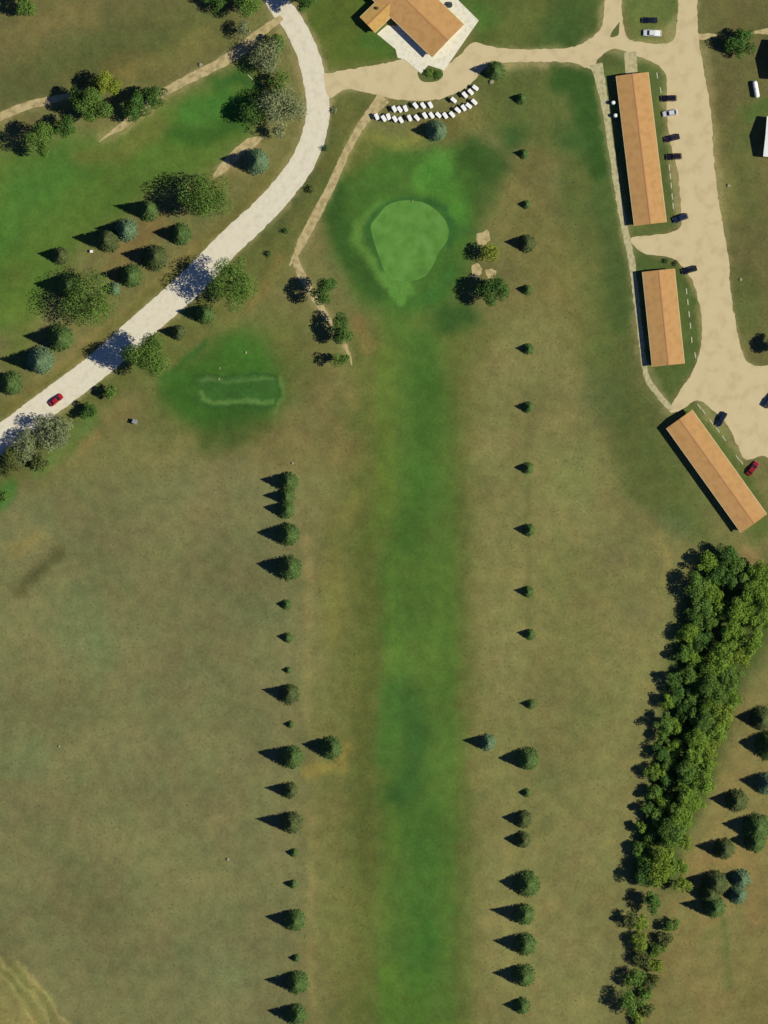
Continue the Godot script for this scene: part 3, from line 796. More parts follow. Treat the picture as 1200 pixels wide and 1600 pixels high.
	# ---- shelterbelt: tall bright trees on its sunny side, lower dark ones behind
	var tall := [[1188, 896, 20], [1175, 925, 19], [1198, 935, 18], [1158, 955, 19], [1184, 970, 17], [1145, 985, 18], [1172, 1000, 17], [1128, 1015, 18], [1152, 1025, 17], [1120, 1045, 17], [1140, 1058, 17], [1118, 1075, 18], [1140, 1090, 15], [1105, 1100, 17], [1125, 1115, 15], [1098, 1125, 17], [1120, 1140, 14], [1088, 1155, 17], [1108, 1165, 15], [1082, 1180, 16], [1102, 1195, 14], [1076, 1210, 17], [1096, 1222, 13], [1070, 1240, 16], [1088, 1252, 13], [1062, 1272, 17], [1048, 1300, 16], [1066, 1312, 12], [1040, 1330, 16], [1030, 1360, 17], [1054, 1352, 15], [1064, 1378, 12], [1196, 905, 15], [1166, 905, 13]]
	for i in tall.size():
		var a: Array = tall[i]
		rng.seed = 77 + i
		var k := rng.randi() % 5
		var h := rng.randf_range(24, 34)
		var wide := rng.randf_range(1.0, 1.42)
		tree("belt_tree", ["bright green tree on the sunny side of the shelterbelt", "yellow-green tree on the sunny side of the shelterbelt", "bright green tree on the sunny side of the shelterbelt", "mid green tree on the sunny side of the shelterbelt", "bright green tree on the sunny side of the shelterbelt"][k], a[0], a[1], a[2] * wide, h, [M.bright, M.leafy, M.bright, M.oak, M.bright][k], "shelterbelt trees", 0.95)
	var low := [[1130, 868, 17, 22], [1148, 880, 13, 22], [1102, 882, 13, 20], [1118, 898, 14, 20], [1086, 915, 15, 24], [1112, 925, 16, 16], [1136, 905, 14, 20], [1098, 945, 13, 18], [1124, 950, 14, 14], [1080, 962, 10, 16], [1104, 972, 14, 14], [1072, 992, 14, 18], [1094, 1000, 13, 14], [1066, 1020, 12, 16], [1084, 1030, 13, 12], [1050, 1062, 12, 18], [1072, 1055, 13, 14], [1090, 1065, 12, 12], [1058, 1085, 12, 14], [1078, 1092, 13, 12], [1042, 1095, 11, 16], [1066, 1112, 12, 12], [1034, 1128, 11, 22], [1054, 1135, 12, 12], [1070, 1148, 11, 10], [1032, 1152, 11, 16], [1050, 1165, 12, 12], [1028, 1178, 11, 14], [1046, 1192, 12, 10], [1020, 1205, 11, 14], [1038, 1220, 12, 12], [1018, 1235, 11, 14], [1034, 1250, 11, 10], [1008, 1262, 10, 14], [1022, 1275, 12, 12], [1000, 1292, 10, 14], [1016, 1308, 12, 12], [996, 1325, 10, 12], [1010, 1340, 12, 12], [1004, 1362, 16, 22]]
	for i in low.size():
		var a: Array = low[i]
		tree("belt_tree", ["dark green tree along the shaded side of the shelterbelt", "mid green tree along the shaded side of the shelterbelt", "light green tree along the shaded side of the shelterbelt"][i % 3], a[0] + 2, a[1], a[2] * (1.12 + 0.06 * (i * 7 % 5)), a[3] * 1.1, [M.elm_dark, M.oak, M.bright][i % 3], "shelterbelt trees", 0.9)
	tree("round_tree", "dense dark green tree at the south end of the shelterbelt", 1018, 1410, 16, 26, M.elm_dark)
	var tail := [[985, 1435, 10, 20], [1002, 1440, 11, 15], [1048, 1446, 10, 15], [1040, 1466, 10, 13], [1000, 1470, 12, 17], [1028, 1482, 10, 14], [1004, 1498, 11, 17], [1022, 1510, 10, 13], [990, 1526, 13, 20], [1018, 1532, 10, 13], [984, 1562, 15, 25], [1008, 1552, 10, 14], [1010, 1576, 10, 11], [998, 1592, 9, 10]]
	for i in tail.size():
		var a: Array = tail[i]
		tree("thicket_tree", ["thin olive sapling in the loose thicket south of the shelterbelt", "thin yellow-green sapling in the loose thicket south of the shelterbelt", "leafy green sapling in the loose thicket south of the shelterbelt"][i % 3 if i != 10 else 2], a[0], a[1], a[2] * 1.28, a[3] * 0.85, [M.olive, M.leafy, M.oak][i % 3 if i != 10 else 2], "thicket south of the shelterbelt", 0.7)
	# ---- grove in the south-east
	var grove := [[1190, 1123, 17, 38, 1, "dull spruce northmost in the south-east grove"], [1204, 1164, 22, 38, 0, "broad spruce second from the north in the south-east grove"], [1197, 1224, 16, 40, 2, "bluish spruce at the eastern side of the south-east grove"], [1150, 1251, 16, 38, 1, "olive spruce beside the shelterbelt in the south-east grove"], [1180, 1292, 20, 48, 0, "taller spruce of a touching pair in the south-east grove"], [1178, 1315, 15, 36, 0, "shorter spruce of a touching pair in the south-east grove"], [1132, 1327, 15, 42, 1, "olive spruce west of the touching pair in the south-east grove"], [1117, 1378, 19, 44, 1, "broad dull spruce in the southern part of the south-east grove"], [1108, 1396, 15, 34, 1, "small dull spruce touching the broad dull one in the grove"], [1114, 1416, 15, 50, 0, "southmost pointed spruce of the south-east grove"], [1157, 1373, 14, 24, 2, "pale blue spruce, northern one of the blue pair in the grove"], [1153, 1398, 13, 24, 2, "pale blue spruce, southern one of the blue pair in the grove"]]
	for a in grove:
		spruce("spruce_tree", a[5], a[0], a[1], a[2] * 1.15, a[3] * 1.05, [M.spruce, M.spruce_dull, M.spruce_blue][a[4]], "south-east grove")

# ------------------------------------------------------------------ buildings
func gable_roof(o: Node3D, length: float, width: float, eave: float, pitch: float, m_left: Material, m_right: Material, cap: Material) -> void:
	# ridge along the local z axis
	var rise := width * 0.5 * tan(pitch)
	for s in [-1.0, 1.0]:
		var q := Shape.new()
		var out := Vector3(s * width * 0.5, eave, 0)
		var top := Vector3(s * 0.02, eave + rise, 0)
		var l := Vector3(0, 0, length * 0.5)
		var t := Vector3(0, 0.18, 0)
		q.loft([[out - l, top - l, top - l + t, out - l + t], [out + l, top + l, top + l + t, out + l + t]])
		part("roof_slope", q, m_left if s < 0.0 else m_right, o)
		var g := Shape.new()
		g.box(Vector3(s * (width * 0.5 + 0.08), eave + 0.07, 0), Vector3(0.15, 0.14, length - 0.1))
		part("gutter", g, M.cream, o)
	var c := Shape.new()
	var y := eave + rise + 0.17
	c.loft([[Vector3(-0.28, y - 0.02, -length * 0.5 - 0.02), Vector3(0, y + 0.05, -length * 0.5 - 0.02), Vector3(0.28, y - 0.02, -length * 0.5 - 0.02), Vector3(0, y - 0.1, -length * 0.5 - 0.02)], [Vector3(-0.28, y - 0.02, length * 0.5 + 0.02), Vector3(0, y + 0.05, length * 0.5 + 0.02), Vector3(0.28, y - 0.02, length * 0.5 + 0.02), Vector3(0, y - 0.1, length * 0.5 + 0.02)]])
	part("ridge_cap", c, cap, o)

func gable_wall(o: Node3D, x0: float, x1: float, length: float, eave: float, full: float, pitch: float, m: Material) -> void:
	var l := length * 0.5
	var r := []
	for z in [-l, l]:
		var f := func(x: float) -> float: return eave + (full * 0.5 - absf(x)) * tan(pitch) - 0.01
		r.append([Vector3(x0, 0, z), Vector3(x1, 0, z), Vector3(x1, f.call(x1), z), Vector3(0, f.call(0.0), z), Vector3(x0, f.call(x0), z)])
	var s := Shape.new()
	s.loft(r)
	part("wall", s, m, o)

func window_at(o: Node3D, where: Vector3, turn: float, w: float, h: float) -> void:
	var f := Shape.new()
	for k in [-1.0, 1.0]:
		f.box(Vector3(k * (w * 0.5 + 0.04), 0, 0.03), Vector3(0.08, h + 0.16, 0.06))
		f.box(Vector3(0, k * (h * 0.5 + 0.04), 0.03), Vector3(w, 0.08, 0.06))
	f.box(Vector3(0, 0, 0.025), Vector3(0.05, h, 0.05))
	var n := part("window", f, M.trim, o)
	n.position = where
	n.rotation.y = turn
	var g := Shape.new()
	g.box(Vector3(0, 0, 0.012), Vector3(w, h, 0.02))
	part("pane", g, M.glass, n)
	var s := Shape.new()
	s.box(Vector3(0, -h * 0.5 - 0.11, 0.06), Vector3(w + 0.24, 0.06, 0.12))
	part("sill", s, M.trim, n)

func door_at(o: Node3D, where: Vector3, turn: float, m: Material) -> void:
	var f := Shape.new()
	f.box(Vector3(0, 1.03, 0.025), Vector3(0.92, 2.06, 0.05))
	var n := part("door", f, m, o)
	n.position = where
	n.rotation.y = turn
	var h := Shape.new()
	h.box(Vector3(0.36, 1.0, 0.08), Vector3(0.05, 0.14, 0.06))
	part("handle", h, M.brass, n)
	var t := Shape.new()
	for k in [-1.0, 1.0]: t.box(Vector3(k * 0.51, 1.06, 0.03), Vector3(0.1, 2.12, 0.06))
	t.box(Vector3(0, 2.17, 0.03), Vector3(1.12, 0.1, 0.06))
	part("door_frame", t, M.trim, n)

func motel(label: String, a: Vector2, b: Vector2, width: float, units: int) -> void:
	# a, b: survey points of the ridge ends, north end first; the porch side faces east
	var mid := (a + b) * 0.5
	var d := b - a
	var length := d.length() * U
	var o := thing("motel_building", label, "motel", at(mid.x, mid.y), atan2(d.x, d.y), "motel row")
	var pitch := deg_to_rad(10.5)
	var eave := 2.75
	gable_roof(o, length, width, eave, pitch, M.roof, M.roof, M.ridge)
	var east := width * 0.5 - 1.6
	var west := -width * 0.5 + 0.5
	gable_wall(o, west, east, length - 0.9, eave, width, pitch, M.wall)
	var porch := Shape.new()
	porch.box(Vector3(width * 0.5 - 0.7, 0.05, 0), Vector3(1.79, 0.14, length - 0.9))
	part("porch_slab", porch, M.walk, o)
	var pm := Shape.new()
	pm.box(Vector3(0, (eave - 0.12) * 0.5 + 0.06, 0), Vector3(0.12, eave - 0.12, 0.12))
	var post_mesh := pm.done()
	for i in units:
		var z := -length * 0.5 + 0.6 + (length - 1.2) * (i + 0.5) / units
		door_at(o, Vector3(east + 0.002, 0.12, z - 0.9), PI / 2, M.door)
		window_at(o, Vector3(east + 0.002, 1.5, z + 0.7), PI / 2, 1.2, 1.0)
		window_at(o, Vector3(west - 0.002, 1.7, z), -PI / 2, 0.8, 0.6)
		share("post", post_mesh, M.cream, o, Vector3(width * 0.5 - 0.25, 0.06, z - length / units * 0.5 + 0.2))

func buildings() -> void:
	motel("long tan-roofed motel building, longest of the three", Vector2(987, 117), Vector2(1015.5, 351), 10.0, 12)
	motel("short tan-roofed motel building, middle one of the three", Vector2(1028, 423), Vector2(1043.5, 571), 10.0, 7)
	motel("tan-roofed motel building set at a slant beside the red parked car", Vector2(1060.5, 655), Vector2(1177, 818), 9.8, 10)
	# clubhouse
	var e := (Vector2(675, 91) + Vector2(725, 40)) * 0.5
	var dir := (Vector2(675, 91) - Vector2(610, 28)).normalized()
	var length := 150.0
	var mid := e - dir * length * 0.5
	var o := thing("clubhouse", "tan-roofed clubhouse with a side wing standing on a white patio", "clubhouse", at(mid.x, mid.y, 0.0), atan2(dir.x, dir.y))
	var pitch := deg_to_rad(11.0)
	gable_roof(o, length * U, 14.2, 2.9, pitch, M.roof, M.roof, M.ridge)
	gable_wall(o, -6.3, 6.3, length * U - 1.4, 2.9, 14.2, pitch, M.wall)
	for i in 4:
		window_at(o, Vector3(-6.302, 1.6, 3.0 + i * 2.6), -PI / 2, 1.5, 1.2)
		window_at(o, Vector3(6.302, 1.6, 3.0 + i * 2.6), PI / 2, 1.5, 1.2)
	door_at(o, Vector3(-2.0, 0.14, length * U * 0.5 - 0.698), 0.0, M.door)
	window_at(o, Vector3(2.2, 1.7, length * U * 0.5 - 0.698), 0.0, 2.0, 1.2)
	# the wing, whose gable looks south-west
	var w := Node3D.new()
	w.name = "wing"
	o.add_child(w)
	var g := (Vector2(562, 30) + Vector2(586, 51)) * 0.5
	var wd := (Vector2(586, 51) - Vector2(612, 26)).normalized()
	var wm := g - wd * 26.0
	w.global_transform = Transform3D(Basis(Vector3.UP, atan2(wd.x, wd.y)), at(wm.x, wm.y, 0.0))
	gable_roof(w, 52.0 * U, 6.6, 2.75, deg_to_rad(13.0), M.roof_gold, M.roof_gold, M.ridge)
	gable_wall(w, -2.9, 2.9, 52.0 * U - 0.8, 2.75, 6.6, deg_to_rad(13.0), M.wall)
	window_at(w, Vector3(0, 1.6, 26.0 * U - 0.398), 0.0, 1.4, 1.1)
	var v := Shape.new()
	v.box(Vector3(-1.6, 3.5, -0.6), Vector3(0.7, 0.9, 0.7))
	part("chimney", v, M.bark, w)
	# things on the patio
	var table := thing("patio_table", "dark round table with a folded parasol on the patio's north-east side", "table", at(702, 8, 0.13))
	var t := Shape.new()
	t.tube(Vector3(0, 0.70, 0), Vector3(0, 0.76, 0), 1.0, 1.0, 18)
	part("tabletop", t, M.canvas, table)
	t = Shape.new()
	t.tube(Vector3(0, 0, 0), Vector3(0, 0.70, 0), 0.10, 0.06, 8)
	t.tube(Vector3(0, 0, 0), Vector3(0, 0.05, 0), 0.4, 0.4, 12)
	part("leg", t, M.steel, table)
	t = Shape.new()
	t.tube(Vector3(0, 0.76, 0), Vector3(0, 1.4, 0), 0.03, 0.03, 8)
	t.tube(Vector3(0, 1.4, 0), Vector3(0, 2.5, 0), 0.20, 0.05, 10)
	part("parasol", t, M.canvas, table)
	# white cabins at the eastern edge
	for c in [[Vector2(1194, 218), 0.095, "white-roofed cabin east of the white tank", 12.4], [Vector2(1203, 96), 0.06, "white-roofed cabin east of the dark round tree", 12.0]]:
		var cab := thing("cabin", c[2], "cabin", at(c[0].x + 40.0, c[0].y), -c[1] + PI / 2)
		gable_roof(cab, 16.0, c[3], 2.9, deg_to_rad(15.0), M.white_roof, M.white_roof, M.white_roof)
		gable_wall(cab, -c[3] * 0.5 + 0.5, c[3] * 0.5 - 0.5, 15.2, 2.9, c[3], deg_to_rad(15.0), M.wall)
		for k in [-1.0, 1.0]: window_at(cab, Vector3(k * 2.4, 1.6, -7.602), PI, 1.3, 1.1)
		door_at(cab, Vector3(0, 0.02, -7.602), PI, M.door)

# ------------------------------------------------------------------ vehicles
func wheel(o: Node3D, where: Vector3, r: float, w: float) -> void:
	var t := Shape.new()
	t.tube(Vector3(0, 0, -w * 0.5), Vector3(0, 0, w * 0.5), r, r, 14)
	var n := part("wheel", t, M.rubber, o)
	n.position = where
	t = Shape.new()
	t.tube(Vector3(0, 0, -w * 0.5 - 0.01), Vector3(0, 0, w * 0.5 + 0.01), r * 0.6, r * 0.6, 10)
	part("rim", t, M.rim, n)

func pane_on(o: Node3D, called: String, a: Vector3, b: Vector3, c: Vector3, d: Vector3, m: Material, inset: float) -> void:
	# a thin slab just proud of the face a b c d (counter-clockwise from outside)
	var mid := (a + b + c + d) * 0.25
	var n := (b - a).cross(d - a).normalized()
	var low := []
	var top := []
	for p in [a, b, c, d]:
		var q: Vector3 = p.lerp(mid, inset)
		low.append(q + n * 0.002); top.append(q + n * 0.014)
	var s := Shape.new()
	s.loft([low, top])
	part(called, s, m, o)

func car(called: String, label: String, category: String, x: float, y: float, deg: float, paint: Color, kind: String, group := "") -> void:
	var o := thing(called, label, category, at(x, y, 0.022), -deg_to_rad(deg), group)
	var m := plain(paint, 0.25, 0.15, 0.5)
	m.clearcoat_enabled = true
	m.clearcoat_roughness = 0.08
	var l := 4.8
	var hw := 0.92
	var belt := 0.92
	var roof := 1.45
	var cab := [-1.9, -1.2, 0.35, 1.25]      # rear belt, rear roof, front roof, front belt
	if kind == "suv": roof = 1.72; belt = 1.02; cab = [-2.25, -1.95, 0.3, 1.15]; hw = 0.97
	if kind == "pickup": l = 5.7; roof = 1.8; belt = 1.08; cab = [-0.55, -0.4, 0.9, 1.5]; hw = 1.0
	var b := Shape.new()
	var rings := []
	var h := l * 0.5
	for q in [[-h, 0.84, 0.45, belt * 0.80], [-h + 0.12, 0.93, 0.3, belt * 0.96], [-h + 0.5, 1.0, 0.22, belt], [0.0, 1.0, 0.2, belt], [h * 0.55, 1.0, 0.22, belt * 0.97], [h - 0.35, 0.96, 0.26, belt * 0.84], [h - 0.08, 0.88, 0.34, belt * 0.74], [h, 0.76, 0.42, belt * 0.66]]:
		var w: float = hw * q[1]
		var mid: float = lerpf(q[2], q[3], 0.55)
		rings.append([Vector3(q[0], q[2], -w * 0.9), Vector3(q[0], mid, -w), Vector3(q[0], q[3] - 0.05, -w * 0.96), Vector3(q[0], q[3], -w * 0.84), Vector3(q[0], q[3], w * 0.84), Vector3(q[0], q[3] - 0.05, w * 0.96), Vector3(q[0], mid, w), Vector3(q[0], q[2], w * 0.9)])
	b.loft(rings)
	var wb := hw * 0.86
	var wr := hw * 0.68
	var A := [Vector3(cab[0], belt - 0.02, -wb), Vector3(cab[3], belt * 0.96, -wb), Vector3(cab[3], belt * 0.96, wb), Vector3(cab[0], belt - 0.02, wb)]
	var R := [Vector3(cab[1], roof - 0.04, -wr), Vector3(cab[2], roof - 0.02, -wr), Vector3(cab[2], roof - 0.02, wr), Vector3(cab[1], roof - 0.04, wr)]
	b.loft([A, R])
	if kind == "pickup":
		for s in [-1.0, 1.0]: b.box(Vector3(-h * 0.62, belt + 0.09, s * (hw * 0.86)), Vector3(h * 0.68, 0.2, 0.12))
		b.box(Vector3(-h + 0.12, belt + 0.07, 0), Vector3(0.1, 0.18, hw * 1.6))
	part("body", b, m, o)
	var rp := Shape.new()
	rp.box(Vector3((cab[1] + cab[2]) * 0.5, roof - 0.005, 0), Vector3(cab[2] - cab[1] + 0.06, 0.06, wr * 2.0 + 0.06), 0.025)
	part("roof", rp, m, o)
	pane_on(o, "windshield", A[2], A[1], R[1], R[2], M.glass, 0.08)
	pane_on(o, "rear_window", A[0], A[3], R[3], R[0], M.glass, 0.1)
	pane_on(o, "side_window", A[3], A[2], R[2], R[3], M.glass, 0.1)
	pane_on(o, "side_window", A[1], A[0], R[0], R[1], M.glass, 0.1)
	for s in [-1.0, 1.0]:
		wheel(o, Vector3(h * 0.6, 0.33, s * (hw - 0.1)), 0.33, 0.24)
		wheel(o, Vector3(-h * 0.58, 0.33, s * (hw - 0.1)), 0.33, 0.24)
		var f := Shape.new()
		f.box(Vector3(h - 0.03, belt * 0.62, s * hw * 0.58), Vector3(0.1, 0.13, 0.36), 0.02)
		part("headlight", f, M.lamp_clear, o)
		f = Shape.new()
		f.box(Vector3(-h + 0.02, belt * 0.72, s * hw * 0.62), Vector3(0.1, 0.16, 0.3), 0.02)
		part("tail_light", f, M.lamp_red, o)
		f = Shape.new()
		f.box(Vector3(cab[3] - 0.25, belt + 0.08, s * (hw + 0.06)), Vector3(0.1, 0.13, 0.22), 0.02)
		part("mirror", f, m, o)
	if kind == "pickup":
		var bed := Shape.new()
		bed.box(Vector3(-h * 0.62, belt + 0.012, 0), Vector3(h * 0.66, 0.02, hw * 1.5))
		part("cargo_bed", bed, M.white, o)

func golf_cart() -> Node3D:
	var o := thing("golf_cart", "white-roofed golf cart", "golf cart", Vector3.ZERO)
	var b := Shape.new()
	var rings := []
	for q in [[-1.15, 0.42, 0.32, 0.78], [-1.05, 0.54, 0.26, 0.84], [-0.35, 0.58, 0.24, 0.82], [-0.32, 0.58, 0.24, 0.40], [0.55, 0.58, 0.24, 0.40], [0.62, 0.57, 0.24, 0.86], [0.95, 0.52, 0.26, 0.78], [1.15, 0.36, 0.34, 0.56]]:
		rings.append([Vector3(q[0], q[2], -q[1] * 0.9), Vector3(q[0], q[3] - 0.08, -q[1]), Vector3(q[0], q[3], -q[1] * 0.85), Vector3(q[0], q[3], q[1] * 0.85), Vector3(q[0], q[3] - 0.08, q[1]), Vector3(q[0], q[2], q[1] * 0.9)])
	b.loft(rings)
	part("body", b, M.white, o)
	var s := Shape.new()
	s.box(Vector3(-0.32, 0.80, 0), Vector3(0.46, 0.12, 1.0), 0.03)
	part("seat", s, M.seat, o)
	s = Shape.new()
	s.box(Vector3(-0.62, 1.08, 0), Vector3(0.1, 0.42, 1.0), 0.03)
	part("backrest", s, M.seat, o)
	for p in [[0.62, 0.88], [-0.95, 0.84]]:
		for k in [-1.0, 1.0]:
			s = Shape.new()
			s.tube(Vector3(p[0], p[1] - 0.06, k * 0.5), Vector3(p[0] * 0.82, 1.80, k * 0.5), 0.02, 0.02, 6)
			part("post", s, M.steel, o)
	s = Shape.new()
	var rr := []
	for q in [[1.78, 0.0], [1.82, 0.04], [1.88, 0.0], [1.91, -0.14]]:
		var a: float = 0.98 + q[1]
		var c: float = 0.60 + q[1]
		rr.append([Vector3(-a + 0.1, q[0], -c), Vector3(a - 0.1, q[0], -c), Vector3(a, q[0], -c + 0.1), Vector3(a, q[0], c - 0.1), Vector3(a - 0.1, q[0], c), Vector3(-a + 0.1, q[0], c), Vector3(-a, q[0], c - 0.1), Vector3(-a, q[0], -c + 0.1)])
	s.loft(rr)
	part("roof", s, M.white, o)
	s = Shape.new()
	s.tube(Vector3(0.62, 0.8, 0.26), Vector3(0.36, 1.0, 0.26), 0.02, 0.02, 6)
	s.tube(Vector3(0.37, 0.98, 0.26), Vector3(0.35, 1.0, 0.26), 0.17, 0.17, 12)
	part("steering_wheel", s, M.rubber, o)
	for k in [-1.0, 1.0]:
		wheel(o, Vector3(0.78, 0.22, k * 0.48), 0.22, 0.18)
		wheel(o, Vector3(-0.74, 0.22, k * 0.48), 0.22, 0.18)
	return o

func vehicles() -> void:
	car("parked_car", "bright red car driving along the pale gravel road", "car", 88, 625, -38, srgb(176, 30, 30), "sedan")
	car("parked_car", "red car parked beside the slanting motel", "car", 1176, 732, -52, srgb(150, 24, 32), "sedan")
	car("parked_car", "black car parked beside the white car at the long motel", "car", 1045, 154, 178, srgb(22, 22, 26), "suv", "cars parked at the motels")
	car("parked_car", "white car parked in front of the long motel", "car", 1047, 177, 170, srgb(214, 214, 210), "sedan", "cars parked at the motels")
	car("parked_car", "dark maroon car parked at an angle before the long motel", "car", 1050, 216, 165, srgb(48, 34, 40), "sedan", "cars parked at the motels")
	car("parked_car", "dark car parked straight, south of the maroon car", "car", 1053, 245, 176, srgb(36, 26, 32), "suv", "cars parked at the motels")
	car("parked_car", "dark blue car parked off the long motel's south end", "car", 1063, 341, 160, srgb(30, 44, 66), "suv", "cars parked at the motels")
	car("parked_car", "black car parked at the north end of the short motel", "car", 1077, 422, 164, srgb(24, 24, 26), "sedan", "cars parked at the motels")
	car("parked_car", "navy car parked near the slanting motel's north end", "car", 1127, 655, 120, srgb(26, 34, 54), "sedan", "cars parked at the motels")
	car("pickup_truck", "white pickup truck parked on the grass north of the long motel", "truck", 1019, 52, 182, srgb(226, 228, 228), "pickup")
	car("parked_car", "dark car parked on the grass beside the white pickup truck", "car", 1015, 32, 180, srgb(26, 26, 32), "sedan")
	car("parked_car", "dark grey car at the eastern edge of the gravel lot", "car", 1202, 626, -62, srgb(44, 50, 60), "suv")
	# golf carts in two curved rows: survey points and headings
	var proto := golf_cart()
	var south := [[588.4, 182.5], [599.4, 185.3], [606.8, 182.5], [616.8, 186.2], [626, 187.6], [639.8, 184.7], [651.1, 184.3], [663.6, 180.7], [674, 180.3], [684.7, 180.1], [695.3, 180.7], [706.1, 179.2], [714.9, 172.4], [724.1, 168.8], [732, 165.6], [740.6, 159.6]]
	var northern := [[615.9, 170.6], [624.2, 171.1], [633.3, 169.7], [648.9, 165.1], [660.8, 165.1], [672.2, 164.2], [708.5, 156.8], [725.9, 148.6], [735.1, 144], [742.4, 137.6]]
	var first := true
	for row in [[south, "farther from"], [northern, "nearer"]]:
		for i in row[0].size():
			var p: Array = row[0][i]
			var o: Node3D = proto if first else proto.duplicate()
			if not first:
				o.name = numbered("golf_cart")
				add_child(o)
			first = false
			o.position = at(p[0], p[1])
			o.scale = Vector3.ONE * 0.93
			o.rotation.y = deg_to_rad(115.0 + clampf((p[0] - 588.0) / 150.0, 0.0, 1.0) * 20.0 + sin(i * 2.3) * 8.0)
			o.set_meta("label", "white-roofed golf cart, %s from the footpath in the row %s the clubhouse" % [ORD[i], row[1]])
			o.set_meta("category", "golf cart")
			o.set_meta("group", "golf carts parked in two rows")

# ------------------------------------------------------------------ small things
func boulder(called: String, label: String, x: float, y: float, r: float, group := "", m: Material = M.rock) -> void:
	rng.seed = hash(Vector2(y, x))
	var s := Shape.new()
	var rings := []
	for i in 6:
		var f := PI * (i + 0.02) / 5.04
		var ring := []
		for j in 9:
			var q := TAU * j / 9.0
			var k := r * rng.randf_range(0.8, 1.1)
			ring.append(Vector3(cos(q) * sin(f) * k, r * 0.35 + cos(f) * r * 0.55, sin(q) * sin(f) * k))
		rings.append(ring)
	s.loft(rings)
	var o := part(numbered(called), s, m, self)
	o.position = at(x, y)
	tag(o, label, "rock", group)

func stop_bar(label: String, x: float, y: float, deg: float, mesh: Mesh) -> void:
	var o := MeshInstance3D.new()
	o.name = numbered("parking_stop")
	o.mesh = mesh
	o.material_override = M.stop
	add_child(o)
	o.position = at(x, y, 0.0)
	o.rotation.y = -deg_to_rad(deg)
	tag(o, label, "parking stop", "parking stops in front of the motels")

